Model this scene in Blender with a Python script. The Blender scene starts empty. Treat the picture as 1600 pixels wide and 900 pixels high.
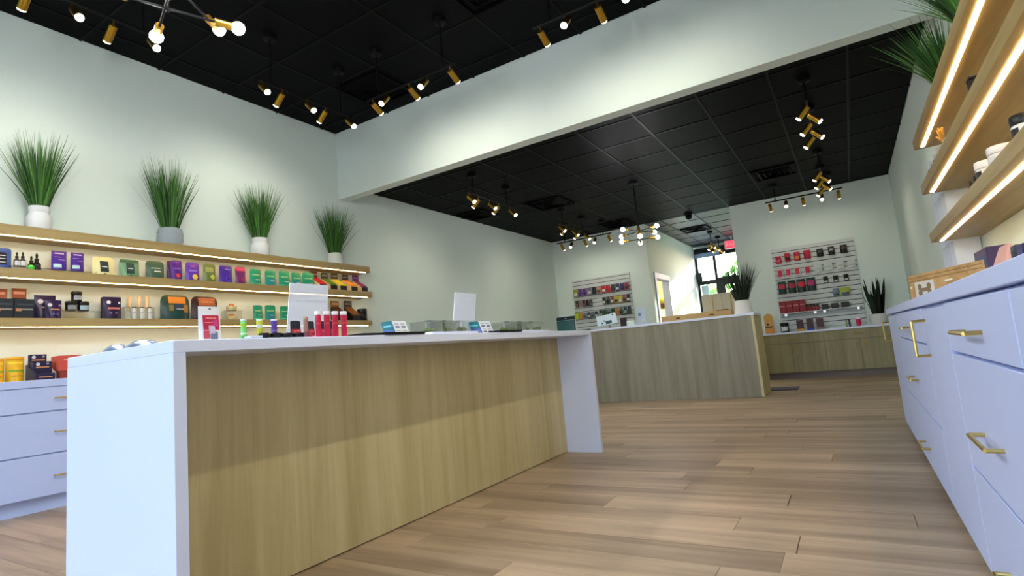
import bpy, math, random
from mathutils import Vector, Matrix
random.seed(7)
PI = math.pi
C = bpy.context.scene.collection
scene = bpy.context.scene

# ------------------------------------------------------------------ camera, sky, exposure
CAM = Vector((0.0, 0.0, 0.80))
FPX = 860.95                                    # focal length in pixels of the 1600 px wide frame
RIGHT = Vector((0.84722, 0.52362, -0.08912)).normalized()
DOWN0 = Vector((-0.13823, 0.05519, -0.98886))
FWD = Vector((-0.51287, 0.85014, 0.11914)).normalized()
DOWN = FWD.cross(RIGHT).normalized()
if DOWN.dot(DOWN0) < 0: DOWN = -DOWN
RIGHT = DOWN.cross(FWD).normalized()
cam_data = bpy.data.cameras.new('camera')
cam_data.sensor_width = 36.0
cam_data.lens = 36.0 * FPX / 1600.0
cam_data.clip_start = 0.05
cam = bpy.data.objects.new('camera', cam_data)
C.objects.link(cam)
rot = Matrix((RIGHT, -DOWN, -FWD)).transposed()
cam.matrix_world = Matrix.Translation(CAM) @ rot.to_4x4()
scene.camera = cam

world = bpy.data.worlds.new('sky'); scene.world = world; world.use_nodes = True
wn = world.node_tree; wn.nodes.clear()
bg = wn.nodes.new('ShaderNodeBackground'); wo = wn.nodes.new('ShaderNodeOutputWorld')
sky = wn.nodes.new('ShaderNodeTexSky'); sky.sky_type = 'NISHITA'
sky.sun_disc = False; sky.sun_elevation = math.radians(18); sky.sun_rotation = math.radians(20)
sky.air_density = 1.0; sky.dust_density = 0.6; sky.ozone_density = 2.0
hs = wn.nodes.new('ShaderNodeHueSaturation'); hs.inputs['Saturation'].default_value = 0.95
wn.links.new(sky.outputs[0], hs.inputs['Color']); tn = wn.nodes.new('ShaderNodeMix'); tn.data_type = 'RGBA'; tn.blend_type = 'MULTIPLY'; tn.inputs[0].default_value = 1.0
tn.inputs[7].default_value = (1.07, 0.95, 1.05, 1)
wn.links.new(hs.outputs[0], tn.inputs[6]); wn.links.new(tn.outputs[2], bg.inputs[0]); wn.links.new(bg.outputs[0], wo.inputs[0])
bg.inputs[1].default_value = SKY_STRENGTH = 1.3

sun = bpy.data.lights.new('sun', 'SUN'); sun.energy = 26.0; sun.color = (0.97, 0.98, 1.0); sun.angle = math.radians(2.0)
sun_o = bpy.data.objects.new('sun', sun); C.objects.link(sun_o); sun_o.location = (3, 30, 12)
_el, _az = math.radians(16), math.radians(22)              # low sun beyond the far storefront
sun_o.rotation_euler = Vector((-math.sin(_az) * math.cos(_el), -math.cos(_az) * math.cos(_el), -math.sin(_el))).to_track_quat('-Z', 'Y').to_euler()
vs = scene.view_settings
vs.view_transform = 'Standard'; vs.look = 'None'; vs.gamma = 1.0; vs.use_curve_mapping = False
vs.exposure = 0.0

def portal(name, loc, rot_euler, sx, sy):
    l = bpy.data.lights.new(name, 'AREA'); l.shape = 'RECTANGLE'; l.size = sx; l.size_y = sy
    l.cycles.is_portal = True
    o = bpy.data.objects.new(name, l); o.location = loc; o.rotation_euler = rot_euler; C.objects.link(o)

W_SPOT = 27.0        # watts of a track head
W_BULB = 17.0         # watts of a globe bulb
E_LED = 12.0          # strength of the shelf strips
WARM = (1.0, 0.94, 0.78)
WHITE = (0.94, 0.97, 1.0)

# ------------------------------------------------------------------ the room's dimensions (metres)
XL, XR, YB, YF = -5.33, 0.84, 10.70, -2.60       # left wall, right wall, back wall, shop front
YH0, YH1, ZH = 4.77, 4.91, 2.95                  # header between the two halves
ZC1, ZC2 = 3.82, 3.14                            # ceilings, front half and back half
CXL, CXR, CYE = -3.25, -1.62, 14.75              # corridor behind the back wall

def at(x, y, ax, v):
    """where the sight line through a photo pixel meets the plane ax = v"""
    d = RIGHT * ((x - 800) / FPX) + DOWN * ((y - 450) / FPX) + FWD
    i = 'xyz'.index(ax)
    return CAM + d * ((v - CAM[i]) / d[i])

# ------------------------------------------------------------------ materials
_mats = {}
def nodes(name):
    m = bpy.data.materials.new(name); m.use_nodes = True
    nt = m.node_tree; b = nt.nodes['Principled BSDF']
    return m, nt, b
def lin(c):
    f = lambda u: u / 12.92 if u <= 0.04045 else ((u + 0.055) / 1.055) ** 2.4
    return (f(c[0] / 255), f(c[1] / 255), f(c[2] / 255), 1)
def col(r, g, b, rough=0.5, metal=0.0, spec=0.28):
    """plain colour given as sRGB 0..255 with a faint procedural mottling"""
    k = (r, g, b, rough, metal, spec)
    if k in _mats: return _mats[k]
    m, nt, p = nodes('colour_%d_%d_%d' % (r, g, b))
    n = nt.nodes.new('ShaderNodeTexNoise'); n.inputs['Scale'].default_value = 45
    mx = nt.nodes.new('ShaderNodeMix'); mx.data_type = 'RGBA'
    c = lin((r, g, b)); mx.inputs[6].default_value = tuple(v * 0.985 for v in c[:3]) + (1,)
    mx.inputs[7].default_value = tuple(min(1, v * 1.015) for v in c[:3]) + (1,)
    nt.links.new(n.outputs[0], mx.inputs[0]); nt.links.new(mx.outputs[2], p.inputs['Base Color'])
    p.inputs['Roughness'].default_value = rough; p.inputs['Metallic'].default_value = metal
    p.inputs['Specular IOR Level'].default_value = spec
    _mats[k] = m; return m
def glow(name, c, strength):
    if name in _mats: return _mats[name]
    m, nt, p = nodes(name)
    p.inputs['Base Color'].default_value = (*c, 1)
    p.inputs['Emission Color'].default_value = (*c, 1); p.inputs['Emission Strength'].default_value = strength
    _mats[name] = m; return m
def wood(name, c1, c2, axis, scale=1.0, rough=0.5, per_object=False, fine=1.0):
    """grain stretched along one axis; per_object shifts tone and pattern piece by piece"""
    m, nt, p = nodes(name)
    tc = nt.nodes.new('ShaderNodeTexCoord'); mp = nt.nodes.new('ShaderNodeMapping')
    s = [9.0 * scale] * 3; s['xyz'.index(axis)] = 0.55 * scale
    mp.inputs['Scale'].default_value = s
    nt.links.new(tc.outputs['Object'], mp.inputs[0])
    oi = nt.nodes.new('ShaderNodeObjectInfo')
    if per_object:
        cb = nt.nodes.new('ShaderNodeCombineXYZ'); mu = nt.nodes.new('ShaderNodeMath'); mu.operation = 'MULTIPLY'
        mu.inputs[1].default_value = 37.0
        nt.links.new(oi.outputs['Random'], mu.inputs[0])
        for i in range(3): nt.links.new(mu.outputs[0], cb.inputs[i])
        nt.links.new(cb.outputs[0], mp.inputs['Location'])
    n1 = nt.nodes.new('ShaderNodeTexNoise'); n1.inputs['Scale'].default_value = 1.0
    n1.inputs['Detail'].default_value = 5; n1.inputs['Roughness'].default_value = 0.6; n1.inputs['Distortion'].default_value = 0.5
    n2 = nt.nodes.new('ShaderNodeTexNoise'); n2.inputs['Scale'].default_value = 5.5 * fine; n2.inputs['Detail'].default_value = 3
    nt.links.new(mp.outputs[0], n1.inputs[0]); nt.links.new(mp.outputs[0], n2.inputs[0])
    r = nt.nodes.new('ShaderNodeValToRGB')
    r.color_ramp.elements[0].position = 0.34; r.color_ramp.elements[1].position = 0.64
    r.color_ramp.elements[0].color = lin(c2); r.color_ramp.elements[1].color = lin(c1)
    add = nt.nodes.new('ShaderNodeMath'); add.operation = 'MULTIPLY_ADD'; add.inputs[1].default_value = 0.22
    nt.links.new(n2.outputs[0], add.inputs[0])
    sub = nt.nodes.new('ShaderNodeMath'); sub.operation = 'SUBTRACT'; sub.inputs[1].default_value = 0.11
    nt.links.new(n1.outputs[0], sub.inputs[0]); nt.links.new(sub.outputs[0], add.inputs[2])
    nt.links.new(add.outputs[0], r.inputs[0])
    src = r.outputs[0]
    if per_object:
        hv = nt.nodes.new('ShaderNodeHueSaturation')
        mr = nt.nodes.new('ShaderNodeMapRange'); mr.inputs['To Min'].default_value = 0.88; mr.inputs['To Max'].default_value = 1.10
        nt.links.new(oi.outputs['Random'], mr.inputs[0]); nt.links.new(mr.outputs[0], hv.inputs['Value'])
        nt.links.new(src, hv.inputs['Color']); src = hv.outputs[0]
    nt.links.new(src, p.inputs['Base Color'])
    p.inputs['Roughness'].default_value = rough
    bp = nt.nodes.new('ShaderNodeBump'); bp.inputs['Strength'].default_value = 0.04; bp.inputs['Distance'].default_value = 0.01
    nt.links.new(n2.outputs[0], bp.inputs['Height']); nt.links.new(bp.outputs[0], p.inputs['Normal'])
    return m
def paint(name, c, rough=0.85, spec=0.5):
    m, nt, p = nodes(name)
    n = nt.nodes.new('ShaderNodeTexNoise'); n.inputs['Scale'].default_value = 160; n.inputs['Detail'].default_value = 2
    tc = nt.nodes.new('ShaderNodeTexCoord'); nt.links.new(tc.outputs['Object'], n.inputs[0])
    bp = nt.nodes.new('ShaderNodeBump'); bp.inputs['Strength'].default_value = 0.06; bp.inputs['Distance'].default_value = 0.003
    nt.links.new(n.outputs[0], bp.inputs['Height']); nt.links.new(bp.outputs[0], p.inputs['Normal'])
    p.inputs['Base Color'].default_value = lin(c); p.inputs['Roughness'].default_value = rough
    p.inputs['Specular IOR Level'].default_value = spec
    return m
def clear(name, tint, gloss=0.08, body=0.0):
    """thin clear plastic or glass: see-through with a surface sheen; body adds a milky share"""
    m = bpy.data.materials.new(name); m.use_nodes = True; nt = m.node_tree; nt.nodes.clear()
    o = nt.nodes.new('ShaderNodeOutputMaterial'); t = nt.nodes.new('ShaderNodeBsdfTransparent'); g = nt.nodes.new('ShaderNodeBsdfGlossy')
    t.inputs[0].default_value = (*tint, 1); g.inputs['Roughness'].default_value = 0.05
    x = nt.nodes.new('ShaderNodeMixShader'); f = nt.nodes.new('ShaderNodeFresnel'); f.inputs[0].default_value = 1.45
    a = nt.nodes.new('ShaderNodeMath'); a.operation = 'MULTIPLY_ADD'; a.inputs[1].default_value = 0.4; a.inputs[2].default_value = gloss * 0.1
    nt.links.new(f.outputs[0], a.inputs[0]); nt.links.new(a.outputs[0], x.inputs[0])
    nt.links.new(t.outputs[0], x.inputs[1]); nt.links.new(g.outputs[0], x.inputs[2])
    out = x.outputs[0]
    if body:
        d = nt.nodes.new('ShaderNodeBsdfDiffuse'); d.inputs[0].default_value = (0.8, 0.84, 0.92, 1)
        y = nt.nodes.new('ShaderNodeMixShader'); y.inputs[0].default_value = body
        nt.links.new(out, y.inputs[1]); nt.links.new(d.outputs[0], y.inputs[2]); out = y.outputs[0]
    nt.links.new(out, o.inputs[0]); return m

M_WALL = paint('wall_paint', (219, 231, 223))
M_CEIL = paint('black_ceiling_tile', (11, 12, 13), 0.5, 0.03)
M_CEILC = paint('window_sheen_ceiling_tile', (44, 49, 54), 0.4, 0.5)  # corridor's black tiles, far window sheen put in as a lighter tone
M_GRID = col(10, 11, 12, 0.4, 0.0, 0.06)
M_BLACK = col(14, 14, 15, 0.45)
M_BRASS = col(196, 152, 52, 0.32, 1.0)
M_GOLD = col(214, 186, 110, 0.3, 1.0)
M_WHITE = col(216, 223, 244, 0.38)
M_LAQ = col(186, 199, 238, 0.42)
M_OAK_V = wood('pale_oak_upright', (197, 185, 140), (173, 159, 112), 'z', 1.0, 0.5)
M_OAK_Y = wood('pale_oak_shelf', (172, 149, 96), (148, 121, 70), 'y', 1.0, 0.5)
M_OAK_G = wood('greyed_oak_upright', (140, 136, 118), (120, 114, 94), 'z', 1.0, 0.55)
M_OAK_D = wood('dim_oak_upright', (146, 136, 98), (124, 114, 76), 'z', 1.0, 0.55)
M_PLANK = wood('floor_plank', (189, 165, 137), (146, 123, 99), 'x', 0.75, 0.46, True)
M_GREEN = col(58, 104, 38, 0.6)
M_LEAFD = col(24, 34, 22, 0.6)
M_GLASS = clear('window_glass', (0.97, 0.99, 0.98))
M_ACRYL = clear('clear_acrylic', (0.985, 0.993, 0.99), 0.1)
M_FROST = clear('milky_acrylic', (0.92, 0.95, 1.0), 0.1, 0.72)
M_LED = glow('led_strip', (1.0, 0.62, 0.25), E_LED * 2.4)
M_LEDW = glow('led_strip_white', (1.0, 0.74, 0.40), E_LED * 1.9)
M_LENS = glow('lamp_lens', (1.0, 0.93, 0.74), 14.0)

# ------------------------------------------------------------------ mesh tools
class MB:
    def __init__(self): self.v = []; self.f = []; self.mi = []; self.m = 0
    def add(self, vs, fs):
        o = len(self.v); self.v += [tuple(p) for p in vs]
        for f in fs: self.f.append(tuple(i + o for i in f)); self.mi.append(self.m)
        return self
    def box(self, x0, x1, y0, y1, z0, z1, b=0.0):
        if b <= 0:
            vs = [(x, y, z) for z in (z0, z1) for y in (y0, y1) for x in (x0, x1)]
            return self.add(vs, [(0, 2, 3, 1), (4, 5, 7, 6), (0, 1, 5, 4), (2, 6, 7, 3), (0, 4, 6, 2), (1, 3, 7, 5)])
        b = min(b, (x1 - x0) / 2.01, (y1 - y0) / 2.01, (z1 - z0) / 2.01)
        rings = []
        for z, k in ((z0, b), (z0 + b, 0), (z1 - b, 0), (z1, b)):
            xa, xb, ya, yb = x0 + k, x1 - k, y0 + k, y1 - k
            c = 0 if k else b
            if c: rings.append([(xa + c, ya, z), (xb - c, ya, z), (xb, ya + c, z), (xb, yb - c, z), (xb - c, yb, z), (xa + c, yb, z), (xa, yb - c, z), (xa, ya + c, z)])
            else: rings.append([(xa, ya, z), (xb, ya, z), (xb, ya, z), (xb, yb, z), (xb, yb, z), (xa, yb, z), (xa, yb, z), (xa, ya, z)])
        # keep corner points apart so no face collapses
        e = b * 0.3
        for q in (0, 3):
            z = rings[q][0][2]; xa, xb, ya, yb = x0 + b, x1 - b, y0 + b, y1 - b
            rings[q] = [(xa + e, ya, z), (xb - e, ya, z), (xb, ya + e, z), (xb, yb - e, z), (xb - e, yb, z), (xa + e, yb, z), (xa, yb - e, z), (xa, ya + e, z)]
        return self.loft(rings)
    def loft(self, rings, cap=True):
        n = len(rings[0]); vs = [p for r in rings for p in r]; fs = []
        for i in range(len(rings) - 1):
            for j in range(n):
                a, b2 = i * n + j, i * n + (j + 1) % n
                fs.append((a, b2, b2 + n, a + n))
        if cap:
            fs.append(tuple(range(n - 1, -1, -1))); fs.append(tuple((len(rings) - 1) * n + j for j in range(n)))
        return self.add(vs, fs)
    def lathe(self, prof, n=20, c=(0, 0, 0), cap=True):
        rings = [[(c[0] + r * math.cos(2 * PI * j / n), c[1] + r * math.sin(2 * PI * j / n), c[2] + z) for j in range(n)] for r, z in prof]
        return self.loft(rings, cap)
    def rod(self, p, q, r, n=10, r2=None):
        p, q = Vector(p), Vector(q); d = (q - p).normalized()
        u = d.cross(Vector((0, 0, 1)) if abs(d.z) < 0.9 else Vector((1, 0, 0))).normalized(); w = d.cross(u)
        r2 = r if r2 is None else r2
        ring = lambda c, k: [c + (u * math.cos(2 * PI * j / n) + w * math.sin(2 * PI * j / n)) * k for j in range(n)]
        return self.loft([ring(p, r), ring(q, r2)])
    def ball(self, c, r, n=14, m=8, sz=1.0):
        prof = [(max(r * math.sin(PI * i / m), r * 0.02), -r * sz * math.cos(PI * i / m)) for i in range(m + 1)]
        return self.lathe(prof, n, c)
    def prism(self, poly, y0, y1):
        """outline in (x, z) pushed along y"""
        return self.loft([[(x, y0, z) for x, z in poly], [(x, y1, z) for x, z in poly]])
    def xf(self, mat):
        self.v = [tuple(mat @ Vector(p)) for p in self.v]; return self
    def mesh(self, name, mats, smooth=True):
        me = bpy.data.meshes.new(name); me.from_pydata(self.v, [], self.f)
        for m in (mats if isinstance(mats, (list, tuple)) else [mats]): me.materials.append(m)
        if any(self.mi): me.polygons.foreach_set('material_index', self.mi)
        me.update()
        if smooth: me.shade_smooth(); me.set_sharp_from_angle(angle=math.radians(38))
        return me
    def build(self, name, mats, parent=None, smooth=True):
        return link(name, self.mesh(name, mats, smooth), parent)

def link(name, me, parent=None, loc=None):
    o = bpy.data.objects.new(name, me); C.objects.link(o)
    if parent: o.parent = parent
    if loc is not None: o.location = loc
    return o
def tag(o, label, cat, group=None):
    o['label'] = label; o['category'] = cat
    if group: o['group'] = group
    return o
def thing(name, label, cat, loc=(0, 0, 0), rz=0.0, group=None):
    o = bpy.data.objects.new(name, None); o.empty_display_size = 0.05; C.objects.link(o)
    o.location = loc; o.rotation_euler = (0, 0, rz)
    return tag(o, label, cat, group)
def struct(o, label=None):
    o['kind'] = 'structure'
    if label: o['label'] = label
    return o
def B(name, mat, parent, x0, x1, y0, y1, z0, z1, b=0.0):
    return MB().box(x0, x1, y0, y1, z0, z1, b).build(name, mat, parent, smooth=b > 0)

# ------------------------------------------------------------------ floor
floor = struct(B('floor', col(96, 82, 68, 0.7), None, XL - 0.1, XR + 0.1, YF - 0.1, CYE + 0.1, -0.12, -0.006), 'light brown wooden plank floor')
PW, PL = 0.195, 1.30
_pm = {}
def plank_mesh(length):
    k = round(length, 2)
    if k not in _pm: _pm[k] = MB().box(-k / 2 + 0.0008, k / 2 - 0.0008, -PW / 2 + 0.0008, PW / 2 - 0.0008, -0.006, 0, 0.0012).mesh('plank', M_PLANK, False)
    return _pm[k]
field = MB(); y = YF; row = 0; n_pl = 0
while y < CYE - 0.01:
    yc = y + PW / 2
    x0, x1 = (XL, XR) if yc < YB else (CXL, CXR)
    x = x0 - random.uniform(0.0, PL)
    while x < x1:
        a, b = max(x, x0), min(x + PL, x1)
        if b - a > 0.06:
            L = round(b - a, 2)
            if 0.75 < yc < YB and n_pl < 298:
                link('plank', plank_mesh(L), floor, ((a + b) / 2, yc, 0)); n_pl += 1
            else: field.box(a + 0.0008, b - 0.0008, y + 0.0008, y + PW - 0.0008, -0.006, 0)
        x += PL
    y += PW; row += 1
fp = field.build('plank_field', M_PLANK, floor, False); fp['kind'] = 'stuff'

# ------------------------------------------------------------------ walls
struct(B('wall_left', M_WALL, None, XL - 0.12, XL, YF - 0.12, YB + 0.12, 0, ZC1 + 0.1), 'pale painted wall on the left behind the floating shelves')
struct(B('wall_right', M_WALL, None, XR, XR + 0.12, YF - 0.12, YB + 0.12, 0, ZC1 + 0.1), 'pale painted wall on the right behind the lit shelves')
struct(B('wall_back_left', M_WALL, None, XL, CXL, YB, YB + 0.12, 0, ZC2 + 0.1), 'pale back wall left of the corridor')
struct(B('wall_back_right', M_WALL, None, CXR, XR, YB, YB + 0.12, 0, ZC2 + 0.1), 'pale back wall right of the corridor')
struct(B('wall_header', M_WALL, None, XL, XR, YH0, YH1, ZH, ZC1 + 0.1), 'white header beam spanning the room between two ceilings')
# corridor: the left side has a doorway
DY0, DY1, DZ = 11.06, 11.98, 2.10
mb = MB().box(CXL - 0.12, CXL, YB + 0.12, DY0, 0, ZC2 + 0.1)
mb.box(CXL - 0.12, CXL, DY1, CYE, 0, ZC2 + 0.1).box(CXL - 0.12, CXL, DY0, DY1, DZ, ZC2 + 0.1)
struct(mb.build('wall_corridor_left', M_WALL, None, False), 'corridor wall with a doorway, bright from the far window')
struct(B('wall_corridor_right', M_WALL, None, CXR, CXR + 0.12, YB + 0.12, CYE, 0, ZC2 + 0.1), 'right side of the corridor')
# small room behind the doorway
M_CREAM = paint('cream_paint', (226, 214, 176))
mb = MB().box(-5.1, -5.0, 10.9, 13.2, 0, 2.7).box(-5.0, CXL - 0.12, 13.1, 13.2, 0, 2.7).box(-5.0, CXL - 0.12, 10.82, 10.9, 0, 2.7)
struct(mb.build('wall_side_room', M_CREAM, None, False), 'cream walls of the side room behind the doorway')
struct(B('ceiling_side_room', M_CREAM, None, -5.1, CXL - 0.12, 10.82, 13.2, 2.7, 2.8), 'cream ceiling of the side room')
struct(B('floor_side_room', col(150, 130, 105, 0.6), None, -5.1, CXL - 0.12, 10.82, 13.2, -0.1, 0), 'floor of the side room')
d1 = struct(B('door_1', col(150, 160, 182, 0.5), None, CXL - 0.14, CXL + 0.02, DY0 - 0.09, DY0 + 0.02, 0, DZ + 0.09), 'grey blue frame of the corridor doorway')
B('door_frame', col(150, 160, 182, 0.5), d1, CXL - 0.14, CXL + 0.02, DY1 - 0.02, DY1 + 0.09, 0, DZ + 0.09)
B('door_frame', col(150, 160, 182, 0.5), d1, CXL - 0.139, CXL + 0.019, DY0 + 0.02, DY1 - 0.02, DZ - 0.02, DZ + 0.089)
B('door_leaf', col(222, 214, 190, 0.5), d1, CXL - 0.92, CXL - 0.135, DY0 - 0.06, DY0 - 0.02, 0.01, DZ - 0.01)
l = bpy.data.lights.new('side_room_lamp', 'POINT'); l.energy = 60; l.color = (1, 0.92, 0.72); l.shadow_soft_size = 0.12
lt = thing('ceiling_globe', 'round ceiling lamp inside the cream side room', 'lamp', (-4.2, 11.7, 2.7))
MB().lathe([(0.1, -0.02), (0.1, 0.0)], 20).build('mount', M_WHITE, lt)
MB().ball((0, 0, -0.1), 0.09).build('globe', glow('side_globe', (1, 0.9, 0.7), 4), lt)
lo = bpy.data.objects.new('side_room_light', l); C.objects.link(lo); lo.parent = lt; lo.location = (0, 0, -0.28)

# ------------------------------------------------------------------ storefronts
M_FRAME = col(16, 20, 20, 0.4)
def pane_set(parent, xs, zs, y, th):
    for i in range(len(xs) - 1):
        for j in range(len(zs) - 1):
            B('pane', M_GLASS, parent, xs[i] + th / 2, xs[i + 1] - th / 2, y - 0.004, y + 0.004, zs[j] + th / 2, zs[j + 1] - th / 2)
struct(B('wall_corridor_end', M_WALL, None, CXL - 0.12, CXR + 0.12, CYE + 0.08, CYE + 0.18, 2.93, ZC2 + 0.1), 'strip of wall above the far storefront window')
w1 = struct(B('window_1', M_FRAME, None, CXL, CXR, CYE, CYE + 0.08, 2.86, 3.09), 'dark framed storefront window and door at the corridor end')
B('valance', col(116, 140, 172, 0.6), w1, CXL + 0.02, -2.62, CYE - 0.07, CYE - 0.01, 2.84, 2.95)
for a, b, z0, z1 in ((-2.80, -2.73, 0.08, 2.9), (CXL, CXL + 0.06, 0.08, 2.9), (CXR - 0.06, CXR, 0.08, 2.9)):
    B('mullion', M_FRAME, w1, a, b, CYE, CYE + 0.08, z0, z1)
B('transom', M_FRAME, w1, CXL + 0.06, -2.80, CYE, CYE + 0.08, 2.14, 2.24)
B('transom', M_FRAME, w1, -2.73, CXR - 0.06, CYE, CYE + 0.08, 2.08, 2.28)
B('door_stile', M_FRAME, w1, -2.73, -2.58, CYE, CYE + 0.08, 0.08, 2.08)
B('door_stile', M_FRAME, w1, -1.80, -1.68, CYE, CYE + 0.08, 0.08, 2.08)
B('sill_rail', M_FRAME, w1, CXL, CXR, CYE, CYE + 0.08, 0.0, 0.08)
for a, b, z0, z1 in ((CXL + 0.06, -2.80, 2.24, 2.86), (-2.73, CXR - 0.06, 2.28, 2.86), (CXL + 0.06, -2.80, 0.08, 2.14), (-2.58, -1.80, 0.08, 2.08)):
    B('pane', M_GLASS, w1, a, b, CYE + 0.036, CYE + 0.044, z0, z1)
tag(B('door_closer_box', col(22, 34, 32, 0.5), None, -3.235, -3.10, CYE - 0.1, CYE - 0.005, 2.20, 2.46, 0.01), 'dark box on the window frame beside the corridor wall', 'box')
tag(B('window_poster', col(168, 190, 204, 0.6), None, -3.17, -2.99, CYE - 0.012, CYE - 0.004, 1.72, 2.12), 'pale blue poster on the lower storefront pane', 'poster')
portal('far_window_portal', ((CXL + CXR) / 2, CYE + 0.12, 1.5), (-PI / 2, 0, 0), 1.6, 2.9)

# shop front behind the viewer
mb = MB().box(XL, XR, YF - 0.12, YF, 0, 0.12).box(XL, XR, YF - 0.12, YF, 3.1, ZC1 + 0.1)
mb.box(XL, XL + 0.35, YF - 0.12, YF, 0.12, 3.1).box(XR - 0.35, XR, YF - 0.12, YF, 0.12, 3.1)
struct(mb.build('wall_front', M_WALL, None, False), 'shop front wall around the big street windows')
w2 = struct(B('window_2', M_FRAME, None, XL + 0.35, XR - 0.35, YF - 0.1, YF - 0.02, 3.02, 3.1), 'wide street window behind the viewer')
wx = [XL + 0.35 + i * (XR - XL - 0.70) / 4 for i in range(5)]
for x in wx: B('mullion', M_FRAME, w2, max(x - 0.04, XL + 0.35), min(x + 0.04, XR - 0.35), YF - 0.1, YF - 0.02, 0.12, 3.02)
for i in range(4): B('pane', M_GLASS, w2, wx[i] + 0.04, wx[i + 1] - 0.04, YF - 0.064, YF - 0.056, 0.12, 3.02)
portal('street_window_portal', ((XL + XR) / 2, YF - 0.16, 1.55), (PI / 2, 0, 0), XR - XL - 0.7, 2.9)

# ------------------------------------------------------------------ ceilings of black lay-in tiles
TS = 0.64
ceil_main = struct(B('ceiling_front', M_BLACK, None, XL, XR, YF, YH0, ZC1 + 0.03, ZC1 + 0.1), 'high black tiled ceiling over the sales floor')
ceil_back = struct(B('ceiling_back', M_BLACK, None, XL, XR, YH1, YB, ZC2 + 0.03, ZC2 + 0.1), 'lower black tiled ceiling beyond the header')
ceil_corr = struct(B('ceiling_corridor', M_BLACK, None, CXL, CXR, YB, CYE + 0.2, ZC2 + 0.03, ZC2 + 0.1), 'dark tiled ceiling of the corridor')
_tm = {}
def tile_mesh(w, d, m):
    k = (round(w, 3), round(d, 3), m.name)
    if k not in _tm: _tm[k] = MB().box(-w / 2, w / 2, -d / 2, d / 2, 0.0, 0.02).mesh('ceiling_tile', m, False)
    return _tm[k]
def grid_ceiling(parent, x0, x1, y0, y1, z, ox, oy, m=M_CEIL):
    def cuts(a, b, o):
        k = math.ceil((a - o) / TS); r = [a]
        while o + k * TS < b - 1e-6:
            if o + k * TS > a + 0.02: r.append(o + k * TS)
            k += 1
        return r + [b]
    xs, ys = cuts(x0, x1, ox), cuts(y0, y1, oy)
    for i in range(len(xs) - 1):
        for j in range(len(ys) - 1):
            w, d = xs[i + 1] - xs[i] - 0.02, ys[j + 1] - ys[j] - 0.02
            if w > 0.03 and d > 0.03:
                link('ceiling_tile', tile_mesh(w, d, m), parent, ((xs[i] + xs[i + 1]) / 2, (ys[j] + ys[j + 1]) / 2, z + 0.006))
    for x in xs[1:-1]: B('grid_bar', M_GRID, parent, x - 0.011, x + 0.011, y0, y1, z, z + 0.006)
    for q in ys[1:-1]: B('grid_bar', M_GRID, parent, x0, x1, q - 0.011, q + 0.011, z + 0.0005, z + 0.006)
grid_ceiling(ceil_main, XL, XR, YF, YH0, ZC1, -2.48, 3.90)
grid_ceiling(ceil_back, XL, XR, YH1, YB, ZC2, -1.625, 5.48)
grid_ceiling(ceil_corr, CXL, CXR, YB, CYE, ZC2, -1.625, 5.48, M_CEILC)

def vent(label, x, y, z, s=0.6, t=None):
    t = thing('ceiling_vent', label, 'vent', (x, y, z), 0, 'black ceiling vents')
    h = s / 2
    mb = MB()
    for a, b, c, d in ((-h, h, -h, -h + 0.03), (-h, h, h - 0.03, h), (-h, -h + 0.03, -h + 0.03, h - 0.03), (h - 0.03, h, -h + 0.03, h - 0.03)): mb.box(a, b, c, d, -0.018, 0.004)
    mb.build('frame', col(6, 6, 7, 0.6, 0.0, 0.05), t, False)
    for k in (0.22, 0.15, 0.08):
        r = k * s / 0.6
        q = MB()
        rings = lambda e, zz: [(-e, -e, zz), (e, -e, zz), (e, e, zz), (-e, e, zz)]
        q.loft([rings(r, -0.006), rings(r - 0.03, -0.034), rings(r - 0.034, -0.034), rings(r - 0.004, -0.006)], False)
        q.build('louvre', col(5, 5, 6, 0.6, 0.0, 0.05), t, False)
vent('square black air vent at the top edge above the sales floor', -2.18, 3.58, ZC1)
vent('black air vent beside the header corner over the left track', -4.08, 4.26, ZC1)
vent('black air vent in the lower ceiling between the left track lights', -3.83, 7.75, ZC2)
vent('black air vent near the left wall beyond the header', -5.0, 7.4, ZC2, 0.5)
vent('black air vent above the left slatwall', -3.62, 10.15, ZC2, 0.55)
vent('black air vent on the right in front of the right slatwall', -0.66, 8.95, ZC2, 0.6)
vent('grey air vent in the corridor ceiling', -2.58, 12.2, ZC2, 0.55)
dm = thing('dome_camera', 'black dome camera on the ceiling at the corridor mouth', 'camera', (-2.33, 10.55, ZC2))
MB().lathe([(0.075, -0.03), (0.075, 0.0)], 20).build('mount', M_BLACK, dm)
MB().ball((0, 0, -0.06), 0.062, 18, 10).build('dome', col(12, 12, 14, 0.12), dm)
ex = thing('exit_sign', 'red exit sign hanging near the far storefront', 'sign', (-2.17, 14.0, ZC2))
B('stem', M_WHITE, ex, -0.01, 0.01, -0.01, 0.01, -0.08, 0.006)
B('housing', col(214, 214, 216, 0.4), ex, -0.17, 0.17, -0.025, 0.025, -0.29, -0.08, 0.006)
B('face', glow('exit_red', (0.75, 0.05, 0.1), 1.2), ex, -0.155, 0.155, -0.028, -0.0255, -0.275, -0.095)
def text(s, size, mat, parent, loc, rx=PI / 2, rz=0, name='lettering', depth=0.001):
    cu = bpy.data.curves.new(name, 'FONT'); cu.body = s; cu.size = size; cu.align_x = 'CENTER'; cu.align_y = 'CENTER'; cu.extrude = depth
    tmp = bpy.data.objects.new('tmp_text', cu); C.objects.link(tmp)
    dg = bpy.context.evaluated_depsgraph_get(); me = bpy.data.meshes.new_from_object(tmp.evaluated_get(dg)); bpy.data.objects.remove(tmp)
    me.materials.clear(); me.materials.append(mat)
    o = link(name, me, parent, loc); o.rotation_euler = (rx, 0, rz); return o
text('EXIT', 0.13, col(250, 214, 222, 0.5), ex, (0, -0.0295, -0.185))

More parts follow.
